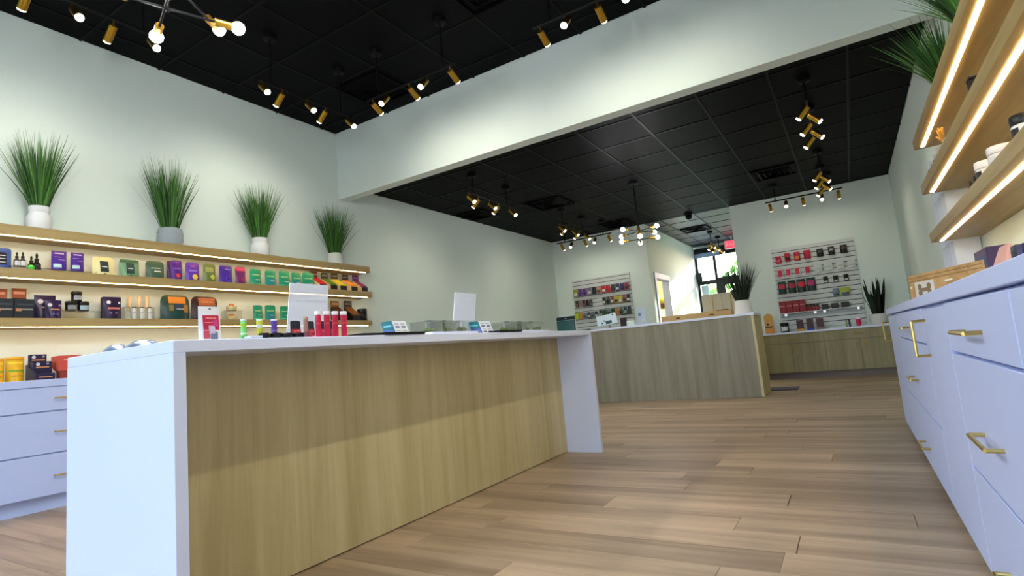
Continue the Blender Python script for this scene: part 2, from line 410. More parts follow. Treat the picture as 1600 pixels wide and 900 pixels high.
# ------------------------------------------------------------------ lamps
M_ROD = col(9, 9, 10, 0.5, 0.0, 0.12)
def spot(parent, p, d, energy, size=80, color=WARM):
    l = bpy.data.lights.new('track_spot', 'SPOT'); l.energy = energy; l.color = color
    l.spot_size = math.radians(size); l.spot_blend = 1.0; l.shadow_soft_size = 0.03
    o = bpy.data.objects.new('track_spot', l); C.objects.link(o); o.parent = parent; o.location = p
    o.rotation_euler = Vector(d).to_track_quat('-Z', 'Y').to_euler()
    return o
def head(t, p, aim, tilt=44, energy=None):
    """brass cylinder hung under the bar at p (local), pointing down and towards aim (unit xy)"""
    a = math.radians(tilt); d = Vector((aim[0] * math.sin(a), aim[1] * math.sin(a), -math.cos(a)))
    p = Vector(p); top = p + Vector((0, 0, -0.045)); end = top + d * 0.125
    h = MB().rod(top, end, 0.027, 18).build('lamp_head', M_BRASS, t)
    MB().rod(p, top + d * 0.006, 0.006, 8).build('stem', M_BRASS, h)
    MB().rod(end - d * 0.003, end + d * 0.009, 0.0265, 18, 0.022).build('lens', M_LENS, h)
    spot(h, end + d * 0.018, d, W_SPOT if energy is None else energy, 112 if tilt > 48 else 84)
def track(label, p, q, rods, heads, zc, energy=None, group='brass track lights'):
    """bar from p to q (world xyz), rods = fractions, heads = (fraction, aim)"""
    p, q = Vector(p), Vector(q)
    t = thing('track_light', label, 'track light', p, 0, group)
    v = q - p
    MB().rod((0, 0, 0), v, 0.011, 8).build('bar', M_ROD, t)
    for k in rods:
        c = v * k; top = zc - p.z
        MB().rod(c + Vector((0, 0, 0.008)), c + Vector((0, 0, top - 0.02)), 0.009, 8).build('rod', M_ROD, t)
        MB().lathe([(0.02, top - 0.045), (0.055, top - 0.035), (0.06, top)], 20, (c.x, c.y, 0)).build('canopy', M_ROD, t)
    for k, aim in heads:
        e = W_SPOT if energy is None else energy
        wall_side = aim == (0, 1) or (aim == (-1, 0) and p.x < -2)
        head(t, v * k, aim, 60 if (aim == (0, 1) and zc > 3.5) else 50 if wall_side else 42, e * (0.3 if aim == (1, 0) and p.x > -1 else 0.30 if (aim == (0, 1) and zc > 3.5) else 0.42 if wall_side else 0.85))
    return t
ZB1, ZB2 = 3.36, 2.875
def ytrack(label, x, y0, y1, z, zc, rods, heads, **k):
    L = y1 - y0
    return track(label, (x, y0, z), (x, y1, z), [(r - y0) / L for r in rods], [((h - y0) / L, a) for h, a in heads], zc, **k)
def xtrack(label, y, x0, x1, z, zc, rods, heads, **k):
    L = x1 - x0
    return track(label, (x0, y, z), (x1, y, z), [(r - x0) / L for r in rods], [((h - x0) / L, a) for h, a in heads], zc, **k)
R_, L_, N_, S_ = (1, 0), (-1, 0), (0, 1), (0, -1)
ytrack('track light in the top left corner above the first grass plant', -4.07, 0.98, 2.06, ZB1, ZC1, (1.14, 1.90), ((1.02, R_), (1.24, L_), (1.48, R_), (1.71, L_), (1.95, R_)), energy=W_SPOT * 1.8)
ytrack('track light on the left near the ceiling corner of the header', -4.07, 2.79, 3.87, ZB1, ZC1, (2.94, 3.72), ((2.84, R_), (3.05, L_), (3.32, R_), (3.53, L_), (3.81, R_)), energy=W_SPOT * 1.8)
xtrack('track light along the header just right of the ceiling corner', 3.72, -3.70, -2.61, ZB1, ZC1, (-3.54, -2.75), ((-3.62, N_), (-3.43, S_), (-3.15, N_), (-2.95, S_), (-2.68, N_)), energy=W_SPOT * 1.8)
xtrack('track light along the header at the top edge of the view', 3.72, -1.835, -0.75, ZB1, ZC1, (-1.68, -0.9), ((-1.77, N_), (-1.53, S_), (-1.28, N_), (-1.04, S_), (-0.80, N_)), energy=W_SPOT * 1.8)
ytrack('track light on the right side above the white cabinets', -0.07, 0.6, 1.7, ZB1, ZC1, (0.75, 1.55), ((0.65, L_), (0.9, R_), (1.15, L_), (1.4, R_), (1.65, L_)), energy=W_SPOT * 1.35)
ytrack('second track light on the right side nearer the header', -0.07, 2.5, 3.6, ZB1, ZC1, (2.65, 3.45), ((2.55, L_), (2.8, R_), (3.05, L_), (3.3, R_), (3.55, L_)), energy=W_SPOT * 1.35)
ytrack('track light on the left just beyond the header', -3.88, 5.52, 6.65, ZB2, ZC2, (5.69, 6.50), ((5.57, R_), (5.80, L_), (6.05, R_), (6.28, L_), (6.57, R_)))
ytrack('track light on the left farther back before the slatwall', -3.88, 8.08, 9.20, ZB2, ZC2, (8.26, 9.05), ((8.14, R_), (8.38, L_), (8.65, R_), (8.90, L_), (9.15, R_)))
xtrack('track light in front of the left slatwall', 9.64, -4.70, -3.56, ZB2, ZC2, (-4.52, -3.72), ((-4.60, N_), (-4.37, S_), (-4.11, N_), (-3.88, S_), (-3.62, N_)), energy=W_SPOT * 0.72)
ytrack('track light on the right nearest beyond the header', -0.07, 5.62, 6.78, ZB2, ZC2, (5.77, 6.6), ((5.70, L_), (5.92, R_), (6.20, L_), (6.44, R_), (6.68, L_)), energy=W_SPOT * 0.75)
ytrack('track light on the right farther back near the right wall', -0.07, 8.22, 9.42, ZB2, ZC2, (8.36, 9.2), ((8.30, L_), (8.52, R_), (8.80, L_), (9.05, R_), (9.32, L_)), energy=W_SPOT * 0.75)
xtrack('track light in front of the right slatwall', 9.74, -0.92, 0.17, ZB2, ZC2, (-0.77, 0.0), ((-0.86, N_), (-0.62, S_), (-0.38, N_), (-0.12, S_), (0.11, N_)), energy=W_SPOT * 0.4)
ytrack('brass track light in the corridor before the far window', -2.42, 12.66, 13.80, ZB2, ZC2, (12.82, 13.67), ((12.72, R_), (12.95, L_), (13.2, R_), (13.45, L_), (13.72, R_)), energy=W_SPOT * 0.3)

def chandelier(label, hub, zc, rz=0.0, watts=W_BULB):
    bulb_mat = glow('globe_bulb_%d' % watts, WHITE, watts / (PI * 4 * PI * 0.030 ** 2))
    t = thing('chandelier', label, 'chandelier', hub, rz, 'globe bulb chandeliers')
    top = zc - hub[2]
    MB().rod((0, 0, 0.05), (0, 0, top - 0.02), 0.011, 10).build('rod', M_ROD, t)
    MB().lathe([(0.02, top - 0.045), (0.06, top - 0.03), (0.065, top)], 22).build('canopy', M_ROD, t)
    MB().lathe([(0.018, -0.075), (0.024, -0.07), (0.024, 0.05), (0.018, 0.06)], 18).build('hub', M_BRASS, t)
    MB().rod((0, 0, -0.07), (0, 0, -0.145), 0.007, 8).build('lower_stem', M_ROD, t)
    for z, a, b in ((0.0, (-0.125, -0.30), (0.13, 0.31)), (0.0, (-0.32, 0.17), (0.29, -0.11)),
                    (-0.13, (-0.23, -0.085), (0.23, 0.065)), (-0.13, (0.08, -0.225), (-0.08, 0.27))):
        A, Bv = Vector((*a, z)), Vector((*b, z)); d = (Bv - A).normalized()
        arm = MB().rod(A + d * 0.06, Bv - d * 0.06, 0.006, 8).build('arm', M_ROD, t)
        for e, s in ((A, -1), (Bv, 1)):
            MB().rod(e - d * s * 0.09, e - d * s * 0.015, 0.019, 14).build('socket', M_BRASS, arm)
            bl = MB().ball(tuple(e + d * s * 0.012), 0.030, 16, 10).build('bulb', bulb_mat, arm)
    return t
chandelier('globe bulb chandelier over the wooden reception counter', (-2.43, 7.72, 2.41), ZC2, 0.0, W_BULB * 0.3)
chandelier('globe bulb chandelier at the top left above the near island', (-2.42, 1.23, 2.61), ZC1, -0.64)

# ------------------------------------------------------------------ floating shelves
def shelf(label, x0, x1, y0, y1, z0, z1, strip_x, led, sw=0.005):
    t = thing('floating_shelf', label, 'shelf', (x0, y0, z0), 0, 'floating oak shelves')
    L = y1 - y0
    B('board', M_OAK_Y, t, 0, x1 - x0, 0, L, 0, z1 - z0, 0.002)
    B('led_strip', led, t, strip_x - x0 - sw, strip_x - x0 + sw, 0.05, L - 0.06, -0.004, 0.0)
LX = -5.085
shelf('topmost oak shelf on the left wall holding grass plants', XL, LX, -1.2, 4.99, 1.985, 2.062, LX - 0.022, M_LED)
shelf('middle oak shelf on the left wall holding coloured pouches', XL, LX, -1.2, 5.00, 1.672, 1.740, LX - 0.022, M_LED)
shelf('lowest oak shelf on the left wall holding dark packages', XL, LX, -1.2, 4.98, 1.315, 1.378, LX - 0.022, M_LED)
RX = 0.55
shelf('topmost oak shelf on the right wall with a bright strip', RX, XR, 0.3, 4.80, 1.985, 2.05, RX + 0.045, M_LEDW, 0.010)
shelf('middle oak shelf on the right wall with a bright strip', RX, XR, 0.3, 4.80, 1.655, 1.72, RX + 0.05, M_LEDW, 0.010)
shelf('lowest oak shelf on the right wall above the white counter', RX, XR, 0.3, 4.80, 1.31, 1.375, RX + 0.055, M_LEDW, 0.010)

# ------------------------------------------------------------------ island
IX0, IX1, IY0, IY1, IZ = -2.48, -1.745, 0.888, 4.03, 0.934
isl = thing('display_island', 'long white waterfall display island with a pale oak side panel', 'counter', (IX0, IY0, 0))
w, d = IX1 - IX0, IY1 - IY0
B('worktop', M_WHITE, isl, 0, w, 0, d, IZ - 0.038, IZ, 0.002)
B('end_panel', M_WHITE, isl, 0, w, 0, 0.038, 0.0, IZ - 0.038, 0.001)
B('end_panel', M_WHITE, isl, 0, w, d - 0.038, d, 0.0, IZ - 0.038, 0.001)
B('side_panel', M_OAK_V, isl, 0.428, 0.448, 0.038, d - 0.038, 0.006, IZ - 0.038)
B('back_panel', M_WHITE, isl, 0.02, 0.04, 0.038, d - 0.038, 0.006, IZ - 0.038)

# ------------------------------------------------------------------ reception counter
QX0, QX1, QY0, QY1, QZ = -3.95, -1.03, 7.50, 8.16, 1.053
rec = thing('reception_counter', 'greyish oak reception counter with a thin white top', 'counter', (QX0, QY0, 0))
w, d = QX1 - QX0, QY1 - QY0
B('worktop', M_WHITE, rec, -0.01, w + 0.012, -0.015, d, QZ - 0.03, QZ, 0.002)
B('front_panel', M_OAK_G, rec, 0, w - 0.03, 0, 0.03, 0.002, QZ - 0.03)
B('side_panel', M_OAK_V, rec, w - 0.03, w, 0, d - 0.01, 0.002, QZ - 0.03)
B('side_panel', M_OAK_V, rec, 0, 0.03, 0.03, d - 0.01, 0.002, QZ - 0.03)
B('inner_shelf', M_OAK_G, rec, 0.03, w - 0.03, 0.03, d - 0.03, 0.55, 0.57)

# ------------------------------------------------------------------ cabinets
def bar_handle(parent, p, q, out, mat=M_GOLD, r=0.0055):
    """D pull from p to q standing off by out"""
    p, q, out = Vector(p), Vector(q), Vector(out)
    mb = MB().rod(p + out, q + out, r, 8).rod(p, p + out, r, 8).rod(q, q + out, r, 8)
    return mb.build('handle', mat, parent)
def cabinet(label, front, side, y0, y1, wall, z_top, kind, group, drawers=(), plinth=0.10, handle_at=None):
    """unit along y; front = x of the door faces, side = +1 faces +x, -1 faces -x"""
    t = thing('base_cabinet', label, 'cabinet', (front, y0, 0), 0, group)
    L = y1 - y0; s = side
    X = lambda a, b: (min(a, b), max(a, b))
    wx = wall - front + side * 0.022
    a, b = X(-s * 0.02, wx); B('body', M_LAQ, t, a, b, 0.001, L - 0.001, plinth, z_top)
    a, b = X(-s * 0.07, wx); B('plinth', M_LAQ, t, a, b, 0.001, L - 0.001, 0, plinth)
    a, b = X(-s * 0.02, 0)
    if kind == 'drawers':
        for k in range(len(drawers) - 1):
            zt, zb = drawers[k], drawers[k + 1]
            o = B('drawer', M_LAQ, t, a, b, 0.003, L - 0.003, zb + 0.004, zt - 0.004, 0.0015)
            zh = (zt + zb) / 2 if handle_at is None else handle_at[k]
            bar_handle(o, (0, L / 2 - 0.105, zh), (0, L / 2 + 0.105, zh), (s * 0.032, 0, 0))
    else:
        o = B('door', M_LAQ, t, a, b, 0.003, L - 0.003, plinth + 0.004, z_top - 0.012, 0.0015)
        bar_handle(o, (0, L - 0.09, z_top - 0.19), (0, L - 0.09, z_top - 0.055), (s * 0.045, 0, 0))
FL = -4.96
g = 'white drawer cabinets along the left wall'
for y0, y1, lb in ((-1.1, 0.9, 'white three drawer cabinet on the left nearest the viewer'), (0.9, 2.72, 'white three drawer cabinet on the left under yellow bags'), (2.72, 4.95, 'white three drawer cabinet on the left behind the island')):
    cabinet(lb, FL, 1, y0, y1, XL, 0.868, 'drawers', g, (0.868, 0.692, 0.396, 0.105), 0.10, (0.783, 0.545, 0.240))
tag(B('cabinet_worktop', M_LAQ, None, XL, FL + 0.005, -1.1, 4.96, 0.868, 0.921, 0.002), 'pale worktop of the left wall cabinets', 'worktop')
FR = 0.245
g = 'white cabinets along the right wall'
dr = (0.840, 0.690, 0.357, 0.045); hz = (0.755, 0.495, 0.16)
cabinet('white drawer cabinet on the right beside the viewer', FR, -1, -0.4, 1.30, XR, 0.842, 'drawers', g, dr, 0.045, hz)
cabinet('white drawer cabinet with three brass pulls at the right edge', FR, -1, 1.30, 2.12, XR, 0.842, 'drawers', g, dr, 0.045, (0.755, 0.495, 0.16))
cabinet('white door cabinet with an upright brass pull between two drawer units', FR, -1, 2.12, 2.76, XR, 0.842, 'door', g, (), 0.045)
cabinet('white drawer cabinet farther along the right wall', FR, -1, 2.76, 4.26, XR, 0.842, 'drawers', g, dr, 0.045, hz)
cabinet('last white door cabinet at the far end of the right run', FR, -1, 4.26, 5.10, XR, 0.842, 'door', g, (), 0.045)
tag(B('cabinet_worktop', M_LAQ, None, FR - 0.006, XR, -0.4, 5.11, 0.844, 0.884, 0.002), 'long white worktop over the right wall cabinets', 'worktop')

# oak cabinet under the right slatwall
KX0, KY, KZ = -1.33, 10.03, 0.757
kb = thing('oak_base_cabinet', 'low oak cabinet with doors below the right slatwall', 'cabinet', (KX0, KY, 0))
L = XR - KX0 - 0.022
B('body', M_OAK_D, kb, 0, L, 0.02, YB - KY - 0.022, 0.10, KZ - 0.03)
B('plinth', col(120, 108, 104, 0.6), kb, 0.06, L, 0.06, YB - KY - 0.022, 0, 0.10)
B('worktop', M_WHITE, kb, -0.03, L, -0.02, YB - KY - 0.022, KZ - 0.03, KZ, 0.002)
dx = [0.0, 0.46, 0.93, 1.41, 1.87, L]
for i in range(5):
    dd = B('door', M_OAK_D, kb, dx[i] + 0.003, dx[i + 1] - 0.003, 0, 0.02, 0.105, 0.567, 0.001)
    hx = dx[i + 1] - 0.05 if i % 2 == 0 else dx[i] + 0.05
    if i < 4: bar_handle(dd, (hx, 0, 0.42), (hx, 0, 0.53), (0, -0.028, 0), M_GOLD)
for a, b in ((0.0, 0.93), (0.93, 1.87), (1.87, L)):
    dd = B('drawer', M_OAK_D, kb, a + 0.003, b - 0.003, 0, 0.02, 0.573, KZ - 0.034, 0.001)
    if b < L: bar_handle(dd, ((a + b) / 2 - 0.08, 0, 0.65), ((a + b) / 2 + 0.08, 0, 0.65), (0, -0.028, 0), M_GOLD)

# tall beige cupboard in the corridor
tb = thing('beige_cupboard', 'tall beige cupboard with two gold pulls at the corridor mouth', 'cupboard', (-2.50, 11.5, 0))
M_BEIGE = col(216, 206, 182, 0.5)
B('body', M_BEIGE, tb, 0, 0.86, 0.02, 0.5, 0.08, 1.64, 0.003); B('plinth', M_BEIGE, tb, 0.03, 0.83, 0.05, 0.48, 0, 0.08)
for a, b in ((0, 0.385), (0.389, 0.858)): 
    dd = B('door', M_BEIGE, tb, a + 0.002, b - 0.002, 0, 0.02, 0.09, 1.635, 0.002)
    hx = 0.21 if a == 0 else 0.56
    bar_handle(dd, (hx, 0, 1.05), (hx, 0, 1.60), (0, -0.03, 0), M_GOLD, 0.009)

# ------------------------------------------------------------------ goods: shape makers (all face local -y, base at z = 0)
def pouch_depth(h, d, t): return 0.5 * d * max(0.0, 1 - t ** 1.6) + 0.0015
def pouch_ring(w, h, d, t, rnd, taper):
    k = 1.0 - taper * (1 - t) * 0.5
    if rnd > 0 and t > 1 - rnd: u = (t - 1 + rnd) / rnd; k *= 1 - 0.42 * (1 - math.sqrt(max(0, 1 - u * u)))
    if t == 0: k *= 0.97
    e = pouch_depth(h, d, t); pts = []
    for i in range(7): a = i / 6; pts.append((w * k * (a - 0.5), -e * math.sin(PI * a) ** 0.6 if 0 < a < 1 else 0.0, h * t))
    for i in range(5, 0, -1): a = i / 6; pts.append((w * k * (a - 0.5), e * math.sin(PI * a) ** 0.6, h * t))
    return pts
def front_y(w, h, d, u, t): 
    a = min(0.98, max(0.02, (u + 1) / 2)); return -pouch_depth(h, d, t) * math.sin(PI * a) ** 0.6 - 0.0016
def rect_patch(w, h, d, u0, u1, t0, t1):
    nx, nz = 5, 4; vs = []; fs = []
    for j in range(nz + 1):
        for i in range(nx + 1):
            u, t = u0 + (u1 - u0) * i / nx, t0 + (t1 - t0) * j / nz
            vs.append((u * w / 2, front_y(w, h, d, u, t), t * h))
    for j in range(nz):
        for i in range(nx): a = j * (nx + 1) + i; fs.append((a, a + 1, a + nx + 2, a + nx + 1))
    return MB().add(vs, fs)
def dot_patch(w, h, d, u, t, r):
    vs = [(u * w / 2, front_y(w, h, d, u, t) - 0.001, t * h)]
    for i in range(16):
        a = 2 * PI * i / 16; x, z = u * w / 2 + r * math.cos(a), t * h + r * math.sin(a)
        vs.append((x, front_y(w, h, d, 2 * x / w, min(1, max(0, z / h))) - 0.001, z))
    return MB().add(vs, [(0, 1 + i, 1 + (i + 1) % 16) for i in range(16)])
def decorate(t, w, h, d, decor):
    for q in decor:
        if q[0] == 'dot': dot_patch(w, h, d, q[1], q[2], q[3] * w).build('badge', col(*q[4], 0.4), t)
        else: rect_patch(w, h, d, *q[1:5]).build(q[0], col(*q[5], 0.4), t)
def pouch(label, loc, rz, w, h, d, color, decor=(), rnd=0.12, taper=0.0, group='standing pouches', rough=0.35, name='pouch'):
    t = thing(name, label, 'pouch', loc, rz, group)
    lv = [0, 0.06, 0.2, 0.4, 0.6, 0.78, 0.88] + ([0.93, 0.965, 0.985, 1.0] if rnd > 0 else [1.0])
    MB().loft([pouch_ring(w, h, d, a, rnd, taper) for a in lv]).build('body', col(*color, rough), t)
    decorate(t, w, h, d, decor)
    return t
def slabx(poly, x0, x1): return MB().loft([[(x0, a, b) for a, b in poly], [(x1, a, b) for a, b in poly]])
def display_box(label, loc, rz, w, h, d, back, tray, goods, group='open display boxes', side=None):
    """open counter box: low front, slanted sides, tall header card; goods leaning inside"""
    t = thing('display_box', label, 'display box', loc, rz, group)
    poly = [(-d / 2, 0), (d / 2, 0), (d / 2, h * 0.66), (d / 2 - 0.012, h * 0.66), (-d / 2, h * 0.24)]
    m = col(*tray, 0.5)
    slabx(poly, -w / 2, -w / 2 + 0.004).build('side', col(*(side or tray), 0.5), t, False)
    slabx(poly, w / 2 - 0.004, w / 2).build('side', col(*(side or tray), 0.5), t, False)
    B('front', m, t, -w / 2 + 0.004, w / 2 - 0.004, -d / 2, -d / 2 + 0.004, 0, h * 0.24)
    B('header_card', col(*back, 0.5), t, -w / 2 + 0.004, w / 2 - 0.004, d / 2 - 0.005, d / 2, 0, h)
    q = [(-d / 2 + 0.005, 0.001), (d / 2 - 0.007, 0.001), (d / 2 - 0.007, h * 0.7), (-d / 2 + 0.006, h * 0.30)]
    slabx(q, -w / 2 + 0.006, w / 2 - 0.006).build('contents', col(*goods, 0.4), t, False)
    B('title_band', col(*[min(255, c + 70) for c in back], 0.5), t, -w * 0.36, w * 0.36, d / 2 - 0.0065, d / 2 - 0.005, h * 0.82, h * 0.90)
    return t
def jar(label, loc, r, h, body, lid, band=None, group='small jars', cat='jar', name='jar', rz=0.0):
    t = thing(name, label, cat, loc, rz, group)
    MB().lathe([(r * 0.9, 0), (r, h * 0.05), (r, h * 0.64), (r * 0.93, h * 0.68)], 18).build('body', col(*body, 0.25), t)
    MB().lathe([(r * 1.0, h * 0.69), (r * 1.03, h * 0.72), (r * 1.03, h * 0.96), (r * 0.97, h)], 18).build('lid', col(*lid, 0.35), t)
    if band:
        vs = []; n = 9
        for z in (h * 0.14, h * 0.58):
            for i in range(n): a = -PI / 2 + (i / (n - 1) - 0.5) * 1.7; vs.append((r * 1.012 * math.cos(a), r * 1.012 * math.sin(a), z))
        MB().add(vs, [(i, i + 1, n + i + 1, n + i) for i in range(n - 1)]).build('label_band', col(*band, 0.5), t)
    return t
def dropper(label, loc, h, glass, band, rz, group='dropper bottles'):
    t = thing('dropper_bottle', label, 'bottle', loc, rz, group); r = h * 0.17
    MB().lathe([(r * 0.9, 0), (r, h * 0.03), (r, h * 0.45), (r * 0.5, h * 0.54), (r * 0.45, h * 0.58)], 16).build('body', col(*glass, 0.15), t)
    MB().lathe([(r * 0.55, h * 0.585), (r * 0.55, h * 0.72), (r * 0.3, h * 0.74)], 14).build('cap', col(16, 18, 16, 0.4), t)
    MB().lathe([(r * 0.27, h * 0.745), (r * 0.34, h * 0.9), (r * 0.14, h)], 12).build('dropper_bulb', col(20, 26, 20, 0.5), t)
    vs = []; n = 9
    for z in (h * 0.08, h * 0.40):
        for i in range(n): a = -PI / 2 + (i / (n - 1) - 0.5) * 1.9; vs.append((r * 1.02 * math.cos(a), r * 1.02 * math.sin(a), z))
    MB().add(vs, [(i, i + 1, n + i + 1, n + i) for i in range(n - 1)]).build('label_band', col(*band, 0.5), t)
def stick(label, loc, r, h, body, cap, cat='tube', group='slim tubes', cap_at=0.86, mark=None, rz=0.0, wide=1.0):
    t = thing('slim_tube', label, cat, loc, rz, group)
    MB().lathe([(r * 0.92, 0), (r, h * 0.02), (r, h * cap_at - 0.002)], 16).build('body', col(*body, 0.35), t)
    MB().lathe([(r * wide, h * cap_at), (r * wide, h * 0.985), (r * wide * 0.9, h)], 16).build('cap', col(*cap, 0.35), t)
    if mark:
        for z0, z1, c in mark: MB().lathe([(r * 1.012, h * z0), (r * 1.012, h * z1)], 16, cap=False).build('printed_band', col(*c, 0.4), t)
    return t
def riser(label, loc, rz, w, d, h):
    """clear acrylic bridge: top sheet on two legs"""
    t = thing('acrylic_riser', label, 'riser', loc, rz, 'clear acrylic risers')
    B('top_sheet', M_ACRYL, t, -w / 2, w / 2, -d / 2, d / 2, h - 0.004, h)
    for s in (-1, 1):
        a = s * (w / 2 - 0.002); B('leg', M_ACRYL, t, a - 0.002, a + 0.002, -d / 2, d / 2, 0, h - 0.004)

FX = PI / 2          # turns a piece to face +x
def row(pl, pr, pt, x, zb):
    """pixel span and top of a piece standing at depth plane x on height zb -> (location, width, height)"""
    m = (pl + pr) / 2
    a, b, c = at(pl, pt, 'x', x), at(pr, pt, 'x', x), at(m, pt, 'x', x)
    return (x, (a.y + b.y) / 2, zb), abs(b.y - a.y), c.z - zb

# ------------------------------------------------------------------ left wall, middle shelf: pouches
Z2, Z3, ZK = 1.7405, 1.3785, 0.9215
xs = -5.19
g2 = 'pouches on the middle left shelf'
def P(pl, pr, pt, color, label, decor=(), rnd=0.12, d=0.05, x=xs, z=Z2, g=g2, lift=0.0, **k):
    loc, w, h = row(pl, pr, pt, x, z + lift)
    return pouch(label, loc, FX, w, h, d, color, decor, rnd, group=g, **k)
W_ = (214, 222, 226)
P(-14, 18, 387, (58, 86, 158), 'blue pouch with black label cut by the left edge', (('label', -0.5, 0.45, 0.22, 0.78, (20, 22, 34)), ('text_line', -0.4, 0.35, 0.62, 0.66, W_), ('text_line', -0.4, 0.35, 0.48, 0.51, W_), ('text_line', -0.4, 0.35, 0.32, 0.35, W_)), 0.12)
for pl, pr, c, lb in ((22, 31, (58, 66, 50), 'dropper bottle with white label, left of the pair'), (31.5, 40, (58, 66, 50), 'dropper bottle with white label, right of the pair')):
    loc, w, h = row(pl, pr, 394, xs, Z2 + 0.03); dropper(lb + ' on the middle left shelf', loc, h, c, (196, 204, 214), FX)
loc, w, h = row(23, 40, 416, xs, Z2); riser('clear riser under the two white labelled dropper bottles', loc, FX, 0.14, 0.1, 0.0295)
for pl, pr, pt, lb in ((45, 53, 400, 'smaller black dropper bottle behind a green ball'), (52, 63, 396, 'bigger black dropper bottle beside a green ball')):
    loc, w, h = row(pl, pr, pt, xs - 0.03, Z2); dropper(lb, loc, h, (16, 18, 16), (34, 38, 36), FX)
loc, w, h = row(44, 53, 410, xs + 0.05, Z2)
gb = thing('round_container', 'bright green ball shaped container before black bottles', 'container', loc)
MB().ball((0, 0, 0.022), 0.022, 16, 10).build('body', col(92, 214, 84, 0.35), gb); MB().lathe([(0.0225, 0.021), (0.0225, 0.024)], 16).build('seam', col(66, 170, 62, 0.4), gb)
pv = lambda top: (('text_line', -0.6, 0.6, 0.84, 0.90, (180, 170, 214)), ('text_line', -0.7, 0.2, 0.66, 0.69, (150, 130, 196)), ('text_line', -0.2, 0.7, 0.52, 0.55, (150, 130, 196)), ('picture', -0.8, 0.2, 0.12, 0.30, (170, 206, 214)))
P(80, 104, 392.5, (60, 28, 140), 'purple pouch with pale picture, left of the floating pair', pv(0), 0, lift=0.025)
P(110, 131, 395, (60, 28, 140), 'purple pouch with pale picture, right of the floating pair', pv(0), 0, lift=0.025)
loc, w, h = row(80, 131, 420, xs, Z2); riser('clear riser under the two purple pouches', loc, FX, 0.36, 0.09, 0.0245)
lab = lambda c, l: (('label', -0.38, 0.40, 0.20, 0.78, c), ('text_line', -0.25, 0.28, 0.46, 0.50, l), ('badge_mark', -0.08, 0.08, 0.06, 0.13, (30, 34, 30)))
P(144, 178, 402, (206, 208, 158), 'cream rounded pouch with dark square label', lab((34, 52, 58), W_), 0.2, 0.06)
P(186, 217, 405, (98, 142, 112), 'mid green pouch with dark label beside the cream one', lab((36, 64, 62), W_) + (('band', -0.95, 0.95, 0.80, 0.95, (54, 92, 72)),), 0.2, 0.06)
P(227, 256, 408, (58, 86, 70), 'dark green pouch with two thin text lines', (('text_line', -0.5, 0.5, 0.58, 0.61, W_), ('text_line', -0.2, 0.5, 0.40, 0.45, W_)), 0.2, 0.06)
P(260, 274, 408, (72, 20, 66), 'maroon purple pouch half hidden behind another', (), 0.1, 0.04, x=xs - 0.07)
P(266, 284, 407, (70, 26, 132), 'purple pouch with a red dot', (('dot', 0.1, 0.25, 0.2, (200, 62, 52)), ('text_line', -0.6, 0.6, 0.56, 0.62, (120, 90, 180))), 0.12)
P(289, 311, 410, (86, 50, 166), 'violet rounded pouch with a yellow dot', (('dot', 0.2, 0.24, 0.2, (216, 190, 62)), ('text_line', -0.6, 0.6, 0.52, 0.6, (138, 110, 206)), ('text_line', -0.3, 0.3, 0.76, 0.82, (170, 90, 160))), 0.2)
P(317, 336, 412.5, (92, 112, 62), 'olive green pouch with a lime spot', (('dot', 0.35, 0.3, 0.2, (180, 196, 70)), ('picture', -0.7, 0.6, 0.56, 0.82, (138, 150, 92))), 0.1)
P(342, 362, 415, (60, 32, 146), 'deep violet pouch with a ring mark', (('dot', 0.25, 0.28, 0.24, (96, 70, 190)), ('dot', 0.25, 0.29, 0.17, (60, 32, 146)), ('text_line', -0.2, 0.7, 0.76, 0.81, (130, 120, 220))), 0.06)
P(367, 383, 417, (98, 36, 100), 'wine coloured pouch with a pink top', (('band', -0.85, 0.85, 0.76, 0.96, (190, 62, 100)), ('dot', 0.3, 0.28, 0.22, (140, 40, 90))), 0.2)
TE = lambda k: (('text_line', -0.7, 0.6, 0.60, 0.66, (150, 196, 150)), ('text_line', -0.2, 0.6, 0.32, 0.37, (180, 220, 220)), ('band', -0.85, 0.85, 0.08, 0.5, (34, 128, 132)) if k else ('band', -0.85, 0.85, 0.10, 0.16, (80, 190, 150)))
for i, (pl, pr, pt) in enumerate(((390, 407, 420), (413.5, 430, 422.5), (435, 452, 423.5), (455, 470, 426), (472, 490, 426))):
    P(pl, pr, pt, (28, 138, 110), ('leftmost', 'second', 'third', 'fourth', 'rightmost')[i] + ' teal pouch in the row of five on the middle shelf', TE(i % 2), 0.12)
for pl, pr, pt, bk, gd, lb in ((484, 503, 424, (70, 20, 24), (190, 34, 44), 'red'), (501, 519, 426, (40, 44, 30), (86, 130, 34), 'green'), (513, 537, 427, (44, 40, 18), (206, 196, 34), 'yellow'), (531, 553, 429, (34, 22, 26), (222, 146, 48), 'orange'), (547, 569, 430, (84, 26, 96), (128, 30, 92), 'purple')):
    loc, w, h = row(pl, pr, pt, -5.24, Z2)
    display_box('open display box of %s snack packs at the right end of the shelf' % lb, (-5.19, loc[1] - 0.01, Z2), FX, min(w * 0.72, 0.105), h * 1.0, 0.16, bk, (22, 22, 20), gd, 'snack display boxes', side=(206, 186, 140))

